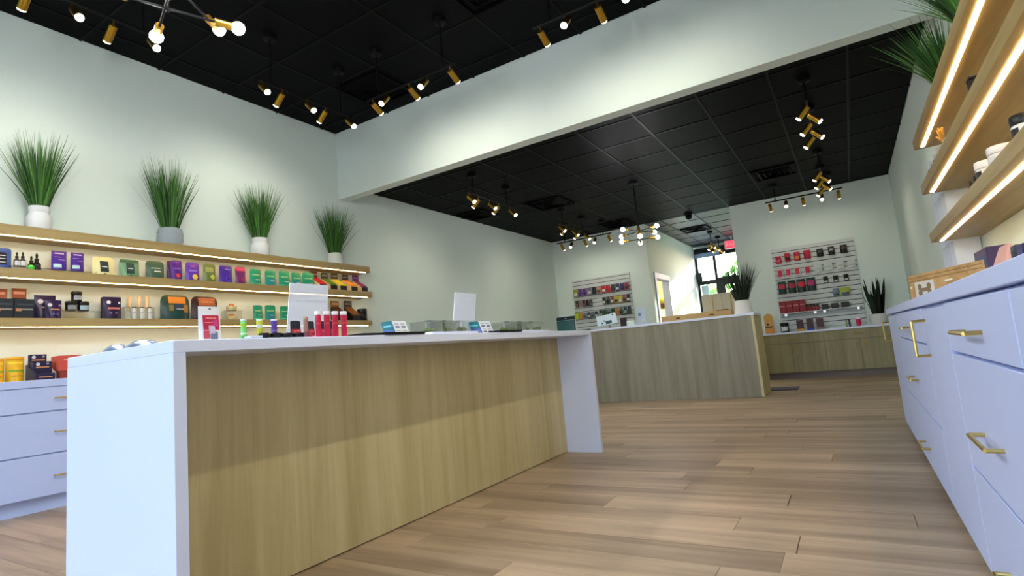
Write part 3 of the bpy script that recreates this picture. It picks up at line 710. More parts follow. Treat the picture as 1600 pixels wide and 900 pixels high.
# ------------------------------------------------------------------ left wall, lowest shelf
g3 = 'packages on the lowest left shelf'
for pl, pr, pt, x, lb in ((-16, 17, 449.5, -5.25, 'brown display box with header at the left edge'), (22, 47, 449, -5.25, 'brown display box with header beside the left edge')):
    loc, w, h = row(pl, pr, pt, x, Z3)
    display_box(lb, (-5.24, loc[1], Z3), FX, w, h, 0.14, (138, 74, 48), (44, 44, 48), (40, 38, 42), g3)
for pl, pr, pt, lb in ((-12, 20, 467, 'low charcoal carton before the left brown box'), (20, 52, 468, 'low charcoal carton before the right brown box')):
    loc, w, h = row(pl, pr, pt, -5.13, Z3)
    t = thing('carton', lb, 'carton', loc, FX, 'charcoal cartons')
    B('body', col(36, 40, 46, 0.5), t, -w / 2 + 0.002, w / 2 - 0.002, -0.03, 0.03, 0, h, 0.003)
    for z, c in ((0.42, (150, 146, 130)), (0.68, (70, 76, 84))): B('text_line', col(*c), t, -w * 0.36, w * 0.4, -0.0312, -0.0302, h * z, h * (z + 0.07))
    B('picture', col(196, 130, 90), t, -w * 0.42, -w * 0.15, -0.0313, -0.0302, h * 0.36, h * 0.5)
nv = (('dot', -0.45, 0.74, 0.13, (206, 200, 214)), ('text_line', -0.4, 0.7, 0.46, 0.53, (200, 140, 110)), ('dot', -0.1, 0.26, 0.09, (90, 76, 130)), ('dot', 0.4, 0.26, 0.09, (90, 76, 130)), ('dot', 0.75, 0.72, 0.08, (150, 130, 170)))
P(53, 87, 461.5, (34, 20, 62), 'tall dark purple pouch beside the charcoal cartons', nv, 0, 0.05, x=-5.22, z=Z3, g=g3)
P(70, 96, 469, (36, 22, 66), 'shorter dark purple pouch in front of the tall one', nv, 0, 0.05, x=-5.15, z=Z3, g=g3)
loc, w, h = row(101, 139, 486.5, -5.2, Z3); riser('clear riser under the three black jars', loc, FX, 0.28, 0.1, max(0.03, h))
zr = Z3 + max(0.03, h)
j1, w1_, h1_ = row(101, 120, 471, -5.2, zr); j2, w2_, _ = row(120, 139.5, 471, -5.2, zr); j3, w3_, _ = row(110.5, 128.5, 456, -5.2, zr)
jar('black jar with grey label, lower left of three', j1, w1_ * 0.46, h1_ - 0.001, (14, 14, 16), (12, 12, 12), (128, 136, 144), 'stacked black jars', rz=FX)
jar('black jar with grey label, lower right of three', j2, w2_ * 0.46, h1_ - 0.001, (14, 14, 16), (12, 12, 12), (150, 176, 190), 'stacked black jars', rz=FX)
jar('black jar with grey label, topmost of three', (j3[0], j3[1], zr + h1_), w3_ * 0.46, h1_, (14, 14, 16), (12, 12, 12), (136, 150, 164), 'stacked black jars', rz=FX)
P(157, 185, 465, (28, 18, 50), 'dark purple pouch mostly hidden behind its twin', nv, 0, 0.04, x=-5.25, z=Z3, g=g3)
P(160, 189, 464, (34, 20, 58), 'dark purple pouch with a pink band beside the tubes', (('dot', -0.4, 0.75, 0.11, (216, 210, 224)), ('text_line', -0.5, 0.8, 0.45, 0.53, (206, 120, 110)), ('dot', -0.25, 0.28, 0.07, (110, 96, 150)), ('dot', 0.35, 0.28, 0.07, (110, 96, 150)), ('dot', 0.75, 0.74, 0.07, (206, 200, 214))), 0, 0.05, x=-5.17, z=Z3, g=g3)
loc, w, h = row(196, 232, 480.5, -5.27, Z3); riser('clear riser holding the back row of pale tubes', (-5.26, loc[1], Z3), FX, 0.24, 0.07, h)
for i, (a, b) in enumerate(((198, 205), (212.5, 220), (225, 232))):
    l2, w, h2 = row(a, b, 463, -5.27, Z3 + h); stick(('left', 'middle', 'right')[i] + ' pale peach tube in the raised back row', (-5.26, l2[1], Z3 + h), w * 0.42, h2, (236, 206, 160), (236, 190, 140), group='pale tubes', cap_at=0.8, wide=0.9)
for i, (a, b) in enumerate(((206, 213.5), (218, 225.5), (230.5, 238))):
    l2, w, h2 = row(a, b, 480, -5.17, Z3); stick(('left', 'middle', 'right')[i] + ' white tube with dark ends in the front row', l2, w * 0.44, h2, (206, 210, 206), (44, 48, 46), group='white tubes', cap_at=0.93, mark=((0.0, 0.05, (44, 48, 46)), (0.5, 0.56, (150, 160, 160))))
P(250, 295, 461.5, (26, 62, 58), 'large dark green bag with orange leaf print', (('picture', -0.5, 0.7, 0.66, 0.93, (196, 124, 44)), ('label', -0.12, 0.42, 0.40, 0.66, (44, 60, 84)), ('text_line', -0.05, 0.5, 0.42, 0.45, W_), ('picture', 0.5, 0.85, 0.3, 0.62, (150, 110, 50)), ('picture', -0.5, -0.2, 0.36, 0.6, (120, 104, 60))), 0.25, 0.09, x=-5.19, z=Z3, g=g3)
P(298, 339, 463.5, (44, 22, 20), 'large dark brown bag with copper print', (('picture', -0.5, 0.8, 0.6, 0.93, (150, 86, 56)), ('label', -0.1, 0.5, 0.34, 0.56, (30, 30, 36)), ('text_line', -0.3, 0.6, 0.74, 0.79, (206, 140, 110))), 0.25, 0.09, x=-5.19, z=Z3, g=g3)
loc, w, h0 = row(352, 371, 485.5, -5.2, Z3); riser('clear riser between two small tins', loc, FX, 0.16, 0.09, h0)
for z, pt, lb in ((Z3 + h0, 475, 'small tin with orange cap on the clear riser'), (Z3, 491, 'small tin with orange cap under the clear riser')):
    l2, w, h2 = row(353, 370, pt, -5.2, z); h2 = max(h2, 0.05)
    t = thing('small_tin', lb, 'tin', (l2[0], l2[1], z), 0, 'small tins'); r = w * 0.42
    MB().lathe([(r * 0.95, 0), (r, 0.004), (r, h2 * 0.62), (r * 0.96, h2 * 0.66)], 20).build('body', col(176, 170, 124, 0.4), t)
    MB().lathe([(r * 0.5, h2 * 0.665), (r * 0.5, h2 * 0.95), (r * 0.45, h2)], 16).build('cap', col(206, 112, 52, 0.4), t)
for i, (pl, pr, pt) in enumerate(((395, 409.5, 477), (413.5, 430, 477), (437, 453, 478.5), (458, 474, 479))):
    P(pl, pr, pt, (26, 132, 100), ('leftmost teal pouch on the lowest shelf', 'second teal pouch on the lowest shelf', 'third teal pouch on the lowest shelf, beside the sign', 'fourth teal pouch on the lowest shelf, behind the sign')[i], TE(i % 2), 0.12, z=Z3, g='teal pouches on the lowest shelf')
for pl, pr, pt, bk, gd, lb in ((516, 533, 470, (92, 62, 26), (60, 34, 24), 'gold and black display box near the shelf end'), (538, 552, 470, (34, 28, 26), (110, 70, 34), 'dark display box second from the shelf end')):
    loc, w, h = row(pl, pr, pt, -5.25, Z3); display_box(lb, (-5.20, loc[1], Z3), FX, min(w, 0.13), h, 0.15, bk, (26, 20, 18), gd, g3)
loc, w, h = row(559, 572, 483, -5.2, Z3); jar('black lidded tub at the end of the lowest shelf', loc, min(w * 0.42, 0.065), h, (20, 20, 22), (16, 16, 18), None, g3, 'tub', 'tub')

# ------------------------------------------------------------------ left worktop goods
for pl, pr, pt, lb in ((-18, 7, 560, 'yellow snack bag stack cut by the left edge'), (8, 38, 558, 'yellow snack bag beside the navy display box')):
    loc, w, h = row(pl, pr, pt, -5.1, ZK)
    pouch(lb, loc, FX, w, h, 0.12, (228, 176, 30), (('band', -0.8, 0.8, 0.40, 0.47, (120, 160, 40)), ('text_line', -0.7, 0.7, 0.72, 0.8, (236, 206, 60)), ('text_line', -0.6, 0.6, 0.2, 0.25, (200, 140, 20)), ('band', -0.9, 0.9, 0.88, 0.95, (206, 140, 24))), 0, group='yellow snack bags')
loc, w, h = row(48, 80, 553, -5.1, ZK)
t = thing('display_box', 'navy stepped display box on the left worktop', 'display box', loc, FX)
NV = col(34, 28, 66, 0.45)
slabx([(-0.09, 0), (0.09, 0), (0.09, h * 0.62), (0.06, h * 0.62), (-0.09, h * 0.24)], -w / 2, -w / 2 + 0.005).build('side', NV, t, False)
slabx([(-0.09, 0), (0.09, 0), (0.09, h * 0.62), (0.06, h * 0.62), (-0.09, h * 0.24)], w / 2 - 0.005, w / 2).build('side', col(190, 176, 166, 0.5), t, False)
for k, (y0, y1, hh, ww) in enumerate(((0.05, 0.085, 1.0, 0.84), (-0.03, 0.03, 0.70, 0.92), (-0.09, -0.05, 0.24, 0.98))):
    o = B('packet_tier', NV, t, -w / 2 * ww, w / 2 * ww, y0, y1, 0.001, h * hh, 0.003)
    B('text_line', col(206, 140, 96, 0.5), o, -w * 0.32, w * 0.32, y0 - 0.0012, y0 - 0.0002, h * (hh - 0.24) if k < 2 else h * 0.08, h * (hh - 0.19) if k < 2 else h * 0.12)
    if k < 2:
        MB().rod((-w * 0.22, y0 - 0.0015, h * (hh - 0.10)), (-w * 0.22, y0 - 0.0002, h * (hh - 0.10)), 0.012, 14).build('badge', col(206, 206, 220), o)
        MB().rod((w * 0.25, y0 - 0.0015, h * (hh - 0.09)), (w * 0.25, y0 - 0.0002, h * (hh - 0.09)), 0.008, 14).build('badge', col(160, 150, 170), o)
loc, w, h = row(86, 122, 556, -5.1, ZK)
t = thing('carton', 'coral red carton with flared lid behind the island corner', 'carton', loc, FX)
rg = lambda k, z, dd: [(-w / 2 * k, -dd, z), (w / 2 * k, -dd, z), (w / 2 * k, dd, z), (-w / 2 * k, dd, z)]
MB().loft([rg(0.86, 0, 0.06), rg(0.96, h * 0.32, 0.066)]).build('body', col(150, 62, 54, 0.5), t, False)
MB().loft([rg(0.97, h * 0.335, 0.067), rg(1.0, h * 0.97, 0.07), rg(1.0, h, 0.07)]).build('lid', col(206, 84, 70, 0.5), t, False)
B('text_line', col(236, 170, 150), t, -w * 0.3, w * 0.3, -0.0715, -0.0703, h * 0.78, h * 0.83)

# ------------------------------------------------------------------ island goods
ZI = IZ + 0.0005
def isl_item(pl, pr, pt, x): return row(pl, pr, pt, x, ZI)
for pl, pr, pt, yy, lb in ((172, 194, 538, 1.02, 'smaller silver blue foil dome on the island near corner'), (209, 240, 530.5, 1.06, 'larger silver blue foil dome on the island near corner')):
    a, b, c = at(pl, pt, 'y', yy), at(pr, pt, 'y', yy), at((pl + pr) / 2, pt, 'y', yy)
    r = (b.x - a.x) / 2; h = max(0.02, c.z - ZI)
    t = thing('foil_dome', lb, 'container', (c.x, yy, ZI), 0, 'foil domes')
    MB().lathe([(r * 1.0, 0), (r, 0.003), (r * 0.93, 0.004)], 24).build('rim', col(150, 160, 184, 0.3, 0.6), t)
    MB().lathe([(r * 0.9, 0.0045), (r * 0.78, h * 0.5), (r * 0.45, h * 0.9), (r * 0.1, h)], 24).build('dome', col(170, 184, 214, 0.22, 0.7), t)
# white pouch with hang hole and red print
loc, w, h = isl_item(309, 343.5, 479, -1.80)
t = pouch('white hang tab pouch with red print on the island edge', loc, FX, w, h, 0.035, (236, 238, 242), (('label', -0.72, 0.74, 0.30, 0.73, (196, 30, 74)), ('text_line', -0.5, 0.5, 0.62, 0.67, (230, 150, 140)), ('text_line', -0.6, 0.1, 0.50, 0.53, (236, 130, 150)), ('picture', -0.3, 0.25, 0.18, 0.42, (222, 208, 240)), ('label', -0.72, -0.25, 0.04, 0.28, (206, 80, 96)), ('label', -0.2, 0.5, 0.02, 0.24, (120, 128, 160)), ('picture', 0.15, 0.6, 0.4, 0.6, (206, 70, 150))), 0.0, group='island pouches')
MB().rod((0, -0.004, h * 0.92), (0, -0.0022, h * 0.92), 0.004, 12).build('hang_hole', col(60, 60, 64), t)
for pl, pr, c, cp, mk, lb in ((376, 384.5, (120, 200, 110), (206, 222, 216), ((0.62, 0.8, (140, 190, 40)), (0.3, 0.36, (230, 240, 230)), (0.04, 0.22, (70, 176, 70))), 'green roll tube standing on the island'),
                              (401, 409.5, (206, 208, 60), (214, 226, 190), ((0.58, 0.74, (206, 216, 210)), (0.2, 0.32, (180, 190, 40))), 'yellow green roll tube standing on the island'),
                              (423.5, 432, (86, 62, 150), (214, 210, 226), ((0.4, 0.5, (120, 96, 180)),), 'purple roll tube standing on the island')):
    loc, w, h = isl_item(pl, pr, 499, -1.87); stick(lb, loc, w * 0.5, h, c, cp, group='roll tubes', cap_at=0.93, mark=mk)
loc, w, h = isl_item(387, 405, 523, -1.83)
t = thing('white_tray', 'small white tray between the green and yellow tubes', 'tray', loc, FX)
B('base', M_WHITE, t, -w / 2, w / 2, -0.02, 0.02, 0, 0.008, 0.002)
for a, b, c, d in ((-w / 2, w / 2, -0.02, -0.016), (-w / 2, w / 2, 0.016, 0.02), (-w / 2, -w / 2 + 0.004, -0.016, 0.016), (w / 2 - 0.004, w / 2, -0.016, 0.016)): B('rim', M_WHITE, t, a, b, c, d, 0.008, 0.014)
for i, (pl, pr) in enumerate(((405, 420), (422, 438), (438, 456), (457, 475))):
    loc, w, h = isl_item(pl, pr, 520.5, -1.84); h = max(0.018, h); r = min(w * 0.48, 0.034)
    t = thing('grinder_tin', ('first', 'second', 'third', 'fourth')[i] + ' black round tin in the low row before the sign', 'tin', loc, 0, 'black round tins')
    MB().lathe([(r * 0.97, 0), (r, 0.002), (r, h * 0.48)], 24).build('base', col(16, 18, 24, 0.4), t)
    MB().lathe([(r * 0.96, h * 0.49), (r * 1.0, h * 0.54), (r * 1.0, h * 0.95), (r * 0.95, h)], 24).build('lid', col(12, 13, 18, 0.35), t)
def back_sign(label, tl, tr, bl, x0, lean):
    """acrylic holder on a bent foot, facing away and leaning towards the viewer's side"""
    a, b = at(*tl, 'x', x0 + lean), at(*tr, 'x', x0 + lean); yb = at(*bl, 'x', x0).y
    t = thing('sign_holder', label, 'sign', (x0, yb, ZI), 0, 'acrylic sign holders')
    w = (b.y - a.y); h = a.z - ZI; th = 0.004
    MB().loft([[(0, 0, 0), (th, 0, 0), (th, w, 0), (0, w, 0)], [(lean, 0, h), (lean + th, 0, h), (lean + th, w, h), (lean, w, h)]]).build('sheet', M_FROST, t, False)
    B('foot', M_ACRYL, t, -0.07, -0.001, 0, w, 0, 0.004)
    for k, (u0, u1) in ((0.86, (0.35, 0.65)), (0.70, (0.2, 0.85)), (0.34, (0.2, 0.8))):
        z0, z1 = h * k, h * (k + 0.025); f = lambda z: lean * z / h + th
        MB().loft([[(f(z0), w * u0, z0), (f(z0) + 0.0008, w * u0, z0), (f(z0) + 0.0008, w * u1, z0), (f(z0), w * u1, z0)], [(f(z1), w * u0, z1), (f(z1) + 0.0008, w * u0, z1), (f(z1) + 0.0008, w * u1, z1), (f(z1), w * u1, z1)]]).build('text_line', col(206, 214, 228, 0.6), t, False)
back_sign('large pale acrylic sign seen from behind on the island', (454, 442), (514, 446), (446, 519), -2.05, 0.04)
back_sign('smaller pale acrylic sign seen from behind beyond the jars', (711.5, 457), (744.5, 461), (704, 505), -2.12, 0.05)
dk = (('label', -0.9, 0.9, 0.05, 0.55, (176, 44, 66)), ('text_line', -0.6, 0.7, 0.42, 0.48, (206, 120, 100)), ('text_line', -0.3, 0.8, 0.14, 0.2, (220, 190, 190)))
for pl, pr, pt, lb in ((453, 469, 501, 'navy and red pouch in front of the large sign'), (480, 490.5, 502, 'navy and red pouch beside the brown tube'), (500, 507, 502, 'navy pouch peeking between the first two red tubes'), (514.5, 521, 502, 'dark pouch behind the third red tube')):
    loc, w, h = isl_item(pl, pr, pt, -1.90); pouch(lb, loc, FX, w, h, 0.03, (28, 32, 48), dk, 0.1, group='small navy pouches')
loc, w, h = isl_item(474, 480.5, 495, -1.80); stick('thin brown tube left of the red tubes', loc, w * 0.45, h, (150, 110, 92), (170, 130, 110), cap_at=0.9, mark=((0.05, 0.3, (120, 60, 70)),))
for i, (pl, pr) in enumerate(((492, 500.5), (505.5, 514), (518.5, 527), (532, 540.5))):
    loc, w, h = isl_item(pl, pr, 486.5, -1.79)
    stick(('first', 'second', 'third', 'fourth')[i] + ' red tube with white cap counting from the large sign', loc, w * 0.42, h, (196, 32, 68), (240, 236, 240), group='red tubes with white caps', cap_at=0.87, wide=1.12, mark=((0.5, 0.56, (206, 70, 80)),))
for pl, pr, pt, x, d, lb in ((546, 583, 521.5, -1.85, 0.16, 'thin black tray right of the red tubes'), (586, 650, 519.8, -1.80, 0.12, 'thin black tray before the first menu card'), (768, 803, 515.5, -1.80, 0.12, 'thin black tray before the second jar display')):
    loc, w, h = isl_item(pl, pr, pt, x)
    t = thing('black_tray', lb, 'tray', loc, FX, 'flat black trays')
    B('base', col(14, 14, 16, 0.5), t, -w / 2, w / 2, -d / 2, d / 2, 0, 0.006, 0.002)
    for a, b, c, e in ((-w / 2, w / 2, -d / 2, -d / 2 + 0.005), (-w / 2, w / 2, d / 2 - 0.005, d / 2), (-w / 2, -w / 2 + 0.005, -d / 2 + 0.005, d / 2 - 0.005), (w / 2 - 0.005, w / 2, -d / 2 + 0.005, d / 2 - 0.005)): B('rim', col(14, 14, 16, 0.5), t, a, b, c, e, 0.006, 0.012)
def menu_card(label, pl, pm, pr, pt, x):
    """folded card: teal end facing the near side, white price side facing +x"""
    a, b = at(pm, pt, 'x', x), at(pr, pt, 'x', x); w = b.y - a.y; h = at((pl + pr) / 2, pt, 'x', x).z - ZI
    t = thing('menu_card', label, 'menu card', (x, a.y, ZI), 0, 'folded menu cards')
    ln = 0.03
    sheet = lambda q0, q1, y0, y1, z0=0.0, z1=1.0: MB().loft([[(q0 - ln * z0, y0, h * z0), (q1 - ln * z0, y0, h * z0), (q1 - ln * z0, y1, h * z0), (q0 - ln * z0, y1, h * z0)], [(q0 - ln * z1, y0, h * z1), (q1 - ln * z1, y0, h * z1), (q1 - ln * z1, y1, h * z1), (q0 - ln * z1, y1, h * z1)]])
    sheet(-0.003, 0, 0.0015, w).build('white_side', col(226, 230, 240, 0.5), t, False)
    sheet(-0.07, 0, -0.0015, 0.0012).build('teal_end', col(36, 108, 118, 0.5), t, False)
    sheet(-0.06, -0.01, -0.0024, -0.0016, 0.62, 0.74).build('pale_panel', col(110, 180, 186), t, False)
    sheet(-0.066, -0.004, -0.0024, -0.0016, 0.05, 0.42).build('violet_panel', col(96, 104, 170), t, False)
    f = lambda z: -ln * z / h
    for j in range(4):
        z0, z1 = h * (0.12 + 0.22 * j), h * (0.12 + 0.22 * j + (0.10 if j % 2 == 0 else 0.05))
        for u0, u1 in ((0.14, 0.42), (0.58, 0.86)):
            MB().loft([[(f(z0) + 0.0002, w * u0, z0), (f(z0) + 0.001, w * u0, z0), (f(z0) + 0.001, w * u1, z0), (f(z0) + 0.0002, w * u1, z0)], [(f(z1) + 0.0002, w * u0, z1), (f(z1) + 0.001, w * u0, z1), (f(z1) + 0.001, w * u1, z1), (f(z1) + 0.0002, w * u1, z1)]]).build('printed_mark', col(76, 86, 120) if j % 2 == 0 else col(160, 168, 190), t, False)
menu_card('folded white and teal menu card left of the jar display', 608, 618.5, 640, 500.5, -1.84)
menu_card('folded white and teal menu card in the middle between the jar displays', 746, 753, 771, 501, -1.82)
M_BUD = wood('green_buds', (120, 140, 70), (60, 74, 40), 'z', 6.0, 0.8)
def jar_display(label, pl, pr, pt, x, n, tray_label):
    a, b = at(pl, pt, 'x', x), at(pr, pt, 'x', x); W = b.y - a.y; zt = at((pl + pr) / 2, pt, 'x', x).z
    t = thing('white_tray', tray_label, 'tray', (x, a.y - 0.02, ZI), 0, 'white trays on the island')
    B('base', M_WHITE, t, -0.10, 0.10, 0, W + 0.04, 0, 0.014, 0.003)
    B('lip', M_WHITE, t, 0.092, 0.10, 0.003, W + 0.037, 0.014, 0.019)
    B('lip', M_WHITE, t, -0.10, -0.092, 0.003, W + 0.037, 0.014, 0.019)
    w = W / n; zb = ZI + 0.015
    for i in range(n):
        q = thing('bud_case', ('%s clear case of green buds on %s' % (('left', 'middle', 'right', 'far right')[i], label)), 'case', (x, a.y + w * (i + 0.5), zb), 0, 'clear bud cases')
        hw, hd, h = w / 2 - 0.008, 0.07, zt - zb
        B('base', col(226, 230, 232, 0.4), q, -hd, hd, -hw, hw, 0, 0.006, 0.001)
        mb = MB()
        for s in (-1, 1):
            mb.box(s * hd - 0.0015, s * hd + 0.0015, -hw, hw, 0.0065, h - 0.003); mb.box(-hd + 0.002, hd - 0.002, s * hw - 0.0015, s * hw + 0.0015, 0.0065, h - 0.003)
        mb.build('clear_wall', M_ACRYL, q, False)
        B('lid', M_ACRYL, q, -hd - 0.002, hd + 0.002, -hw - 0.002, hw + 0.002, h - 0.0025, h)
        MB().rod((0, 0, h), (0, 0, h + 0.006), 0.018, 14).build('knob', col(96, 124, 118, 0.3), q)
        for k in range(4):
            r = random.uniform(0.012, 0.018); bx, by = random.uniform(-0.04, 0.05), -hw + 0.025 + (2 * hw - 0.05) * (k + 0.5) / 4
            mb = MB().ball((bx, by, 0.0065 + r * 0.8), r, 9, 6, 0.8); mb.v = [tuple(c + random.uniform(-0.003, 0.003) for c in p) for p in mb.v]
            mb.build('bud', M_BUD, q)
jar_display('the left white tray', 655, 727, 502.5, -1.95, 3, 'white tray under the left clear bud cases')
jar_display('the right white tray', 780, 838, 504, -1.95, 3, 'white tray under the right clear bud cases')
loc, w, h = isl_item(737, 745, 508.5, -2.02); jar('small dark green jar beside the second menu card', loc, w * 0.45, h, (22, 78, 66), (16, 66, 56), None)
# ------------------------------------------------------------------ reception goods
ZQ = QZ + 0.0005
a, b = at(869, 495, 'y', 7.72), at(898, 495, 'y', 7.72); w, h = b.x - a.x, (a.z + b.z) / 2 - ZQ
pouch('dark green bag with grey band at the left end of the reception counter', ((a.x + b.x) / 2, 7.72, ZQ), 0, w, h, 0.05, (24, 58, 56), (('band', -0.96, 0.96, 0.74, 0.79, (96, 130, 130)), ('band', -0.96, 0.96, 0.80, 0.97, (14, 30, 34)), ('text_line', -0.1, 0.12, 0.85, 0.9, (160, 180, 170)), ('label', -0.9, 0.9, 0.06, 0.7, (44, 88, 88))), 0, group='reception bags')

def on_rec(px_, y): return at(px_, 500, 'y', y).x
x = on_rec(950, 7.75)
t = thing('tablet_stand', 'white tablet on a dark stand seen from behind', 'tablet', (x, 7.75, ZQ), 0.25)
MB().lathe([(0.075, 0), (0.075, 0.008), (0.07, 0.01)], 24).build('foot', col(20, 22, 26, 0.4), t)
MB().rod((0.02, 0, 0.01), (0.0, 0.02, 0.10), 0.016, 12).build('neck', col(150, 156, 160, 0.3, 0.5), t)
R = Matrix.Translation((-0.02, 0.0, 0.13)) @ Matrix.Rotation(math.radians(-38), 4, 'X') @ Matrix.Rotation(math.radians(-8), 4, 'Y')
o = MB().box(-0.15, 0.15, -0.007, 0.007, -0.10, 0.10, 0.004).xf(R).build('tablet_shell', col(190, 206, 212, 0.35), t)
MB().box(-0.02, 0.07, -0.0125, -0.0075, -0.09, -0.03, 0.003).xf(R).build('mount_plate', col(60, 84, 84, 0.4), o)
for u, v in ((0.10, 0.07), (-0.04, -0.02), (-0.07, -0.06)): MB().box(u - 0.012, u + 0.012, -0.0095, -0.0075, v - 0.01, v + 0.01).xf(R).build('screw_cap', col(36, 40, 48), o)
for px_, pr_, pt, y, c, lb, dd in ((969.5, 978.5, 497, 7.8, (36, 22, 28), 'small dark box beside the tablet on the reception', 0.05), (980, 992, 502, 7.72, (206, 214, 206), 'low white box beside the dark one on the reception', 0.06)):
    a, b = at(px_, pt, 'y', y), at(pr_, pt, 'y', y); h = a.z - ZQ
    t = thing('small_box', lb, 'box', ((a.x + b.x) / 2, y, ZQ), 0, 'small boxes on the reception'); w = b.x - a.x
    B('body', col(*c, 0.5), t, -w / 2, w / 2, -dd / 2, dd / 2, 0, h * 0.8, 0.002); B('lid', col(*[min(255, k + 14) for k in c], 0.5), t, -w / 2 - 0.001, w / 2 + 0.001, -dd / 2 - 0.001, dd / 2 + 0.001, h * 0.8, h, 0.002)
a, b = at(994, 481, 'y', 7.70), at(1007.5, 481, 'y', 7.70); w = b.x - a.x; h = a.z - ZQ
t = thing('sign_holder', 'pale card in a clear stand right of the tablet', 'sign', (a.x, 7.70, ZQ))
B('card', col(170, 182, 196, 0.5), t, 0, w, 0.0, 0.004, 0.004, h); B('foot', M_ACRYL, t, 0, w, -0.04, 0.04, 0, 0.004)
B('printed_mark', col(84, 110, 130), t, w * 0.15, w * 0.45, -0.001, -0.0002, h * 0.5, h * 0.68); B('printed_mark', col(196, 206, 130), t, w * 0.4, w * 0.8, -0.001, -0.0002, h * 0.2, h * 0.28)
a, b = at(902, 515, 'y', 7.7), at(914, 515, 'y', 7.7)
t = thing('black_tray', 'flat dark tray at the left end of the reception', 'tray', (a.x, 7.7, ZQ), 0, 'flat black trays')
B('base', M_BLACK, t, 0, 0.26, -0.09, 0.09, 0, 0.01, 0.003); B('rim', M_BLACK, t, 0.003, 0.257, -0.09, -0.084, 0.01, 0.018)
x0, x1 = on_rec(1036, 7.92), on_rec(1146, 7.92)
t = thing('cardboard_tray', 'long low cardboard tray on the right half of the reception', 'tray', (x0, 7.84, ZQ), 0)
CB = wood('cardboard', (188, 156, 104), (166, 132, 84), 'x', 1.2, 0.8); Wt = x1 - x0
B('base', CB, t, 0.004, Wt - 0.004, 0.004, 0.2, 0, 0.005)
B('front_side', CB, t, 0, Wt, 0, 0.004, 0, 0.085); B('back_side', CB, t, 0, Wt, 0.2, 0.204, 0, 0.085)
B('end_side', CB, t, 0, 0.004, 0.004, 0.2, 0, 0.085); B('end_side', CB, t, Wt - 0.004, Wt, 0.004, 0.2, 0, 0.085)
for u in (0.25, 0.73): B('hand_slot', col(50, 38, 26), t, Wt * u - 0.03, Wt * u + 0.03, -0.0008, 0.0002, 0.036, 0.05)
xk = on_rec(1133, 7.92)
t = thing('small_case', 'small black case lying in the cardboard tray', 'case', (xk, 7.93, ZQ + 0.0055)); B('body', M_BLACK, t, -0.09, 0.09, -0.03, 0.03, 0, 0.075, 0.01); B('lid', col(24, 22, 20), t, -0.092, 0.06, -0.031, 0.031, 0.076, 0.092, 0.006)

# ------------------------------------------------------------------ plants
def grass(label, loc, pot_r, pot_h, pot_c, h, spread, n=240, leaf=M_GREEN, style='neck', lean=(0, 0), seed=1, group='potted grass plants', xmin=-9.0, xmax=9.0):
    rnd = random.Random(seed)
    t = thing('potted_grass', label, 'plant', loc, 0, group)
    if style == 'neck': prof = [(pot_r * 0.8, 0), (pot_r * 0.98, pot_h * 0.12), (pot_r, pot_h * 0.55), (pot_r * 0.8, pot_h * 0.72), (pot_r * 0.78, pot_h * 0.76), (pot_r * 0.84, pot_h * 0.8), (pot_r * 0.84, pot_h), (pot_r * 0.74, pot_h), (pot_r * 0.7, pot_h * 0.86)]
    elif style == 'round': prof = [(pot_r * 0.86, 0), (pot_r, pot_h * 0.3), (pot_r, pot_h * 0.7), (pot_r * 0.92, pot_h), (pot_r * 0.82, pot_h), (pot_r * 0.78, pot_h * 0.86)]
    else: prof = [(pot_r * 1.0, 0), (pot_r, pot_h * 0.1), (pot_r * 0.82, pot_h), (pot_r * 0.72, pot_h), (pot_r * 0.7, pot_h * 0.86)]
    pot = MB().lathe(prof, 26).build('pot', col(*pot_c, 0.55), t)
    if style == 'round':
        for s in (-1, 1): MB().rod((0, s * pot_r * 0.98, pot_h * 0.74), (0, s * pot_r * 1.14, pot_h * 0.72), 0.008, 8).build('lug', col(*pot_c, 0.55), pot)
    MB().lathe([(pot_r * 0.69, pot_h * 0.84), (pot_r * 0.68, pot_h * 0.88)], 20).build('soil', col(40, 34, 24, 0.9), t)
    mb = MB()
    for i in range(n):
        a = rnd.uniform(0, 2 * PI); k = math.sqrt(rnd.random()); r0 = pot_r * 0.62 * k
        L = h * rnd.uniform(0.72, 1.04); out = spread * (0.15 + 0.85 * k) * rnd.uniform(0.55, 1.1)
        if rnd.random() < 0.12: out *= 1.35; L *= 0.8
        w = rnd.uniform(0.003, 0.0055); px0, py0 = r0 * math.cos(a), r0 * math.sin(a)
        ca, sa = math.cos(a), math.sin(a); wx_, wy_ = rnd.choice(((-sa, ca), (0.3, 0.95), (0.95, -0.3))); vs = []; fs = []
        for j, u in enumerate((0, 0.3, 0.6, 0.85, 1.0)):
            q = u ** 1.25; ww = w * (1 - u ** 1.8) + 0.0004
            x_, y_, z_ = px0 + (ca * out + lean[0]) * q, py0 + (sa * out + lean[1]) * q, pot_h * 0.86 + L * (u - 0.10 * u * u * out / max(h, 0.01))
            if x_ < xmin: x_ = xmin + 0.25 * rnd.random() * 0.05
            if x_ > xmax: x_ = xmax - 0.25 * rnd.random() * 0.05
            vs += [(x_ - wx_ * ww, y_ - wy_ * ww, z_), (x_ + wx_ * ww, y_ + wy_ * ww, z_)]
        for j in range(4): fs.append((2 * j, 2 * j + 1, 2 * j + 3, 2 * j + 2))
        mb.m = i % 3
        mb.add(vs, fs)
    o = mb.build('blades', [leaf, col(78, 128, 52, 0.6) if leaf is M_GREEN else col(40, 56, 30, 0.6), col(34, 70, 26, 0.6) if leaf is M_GREEN else M_LEAFD], t, False)
    o['kind'] = 'stuff'
ZS1 = 2.0625
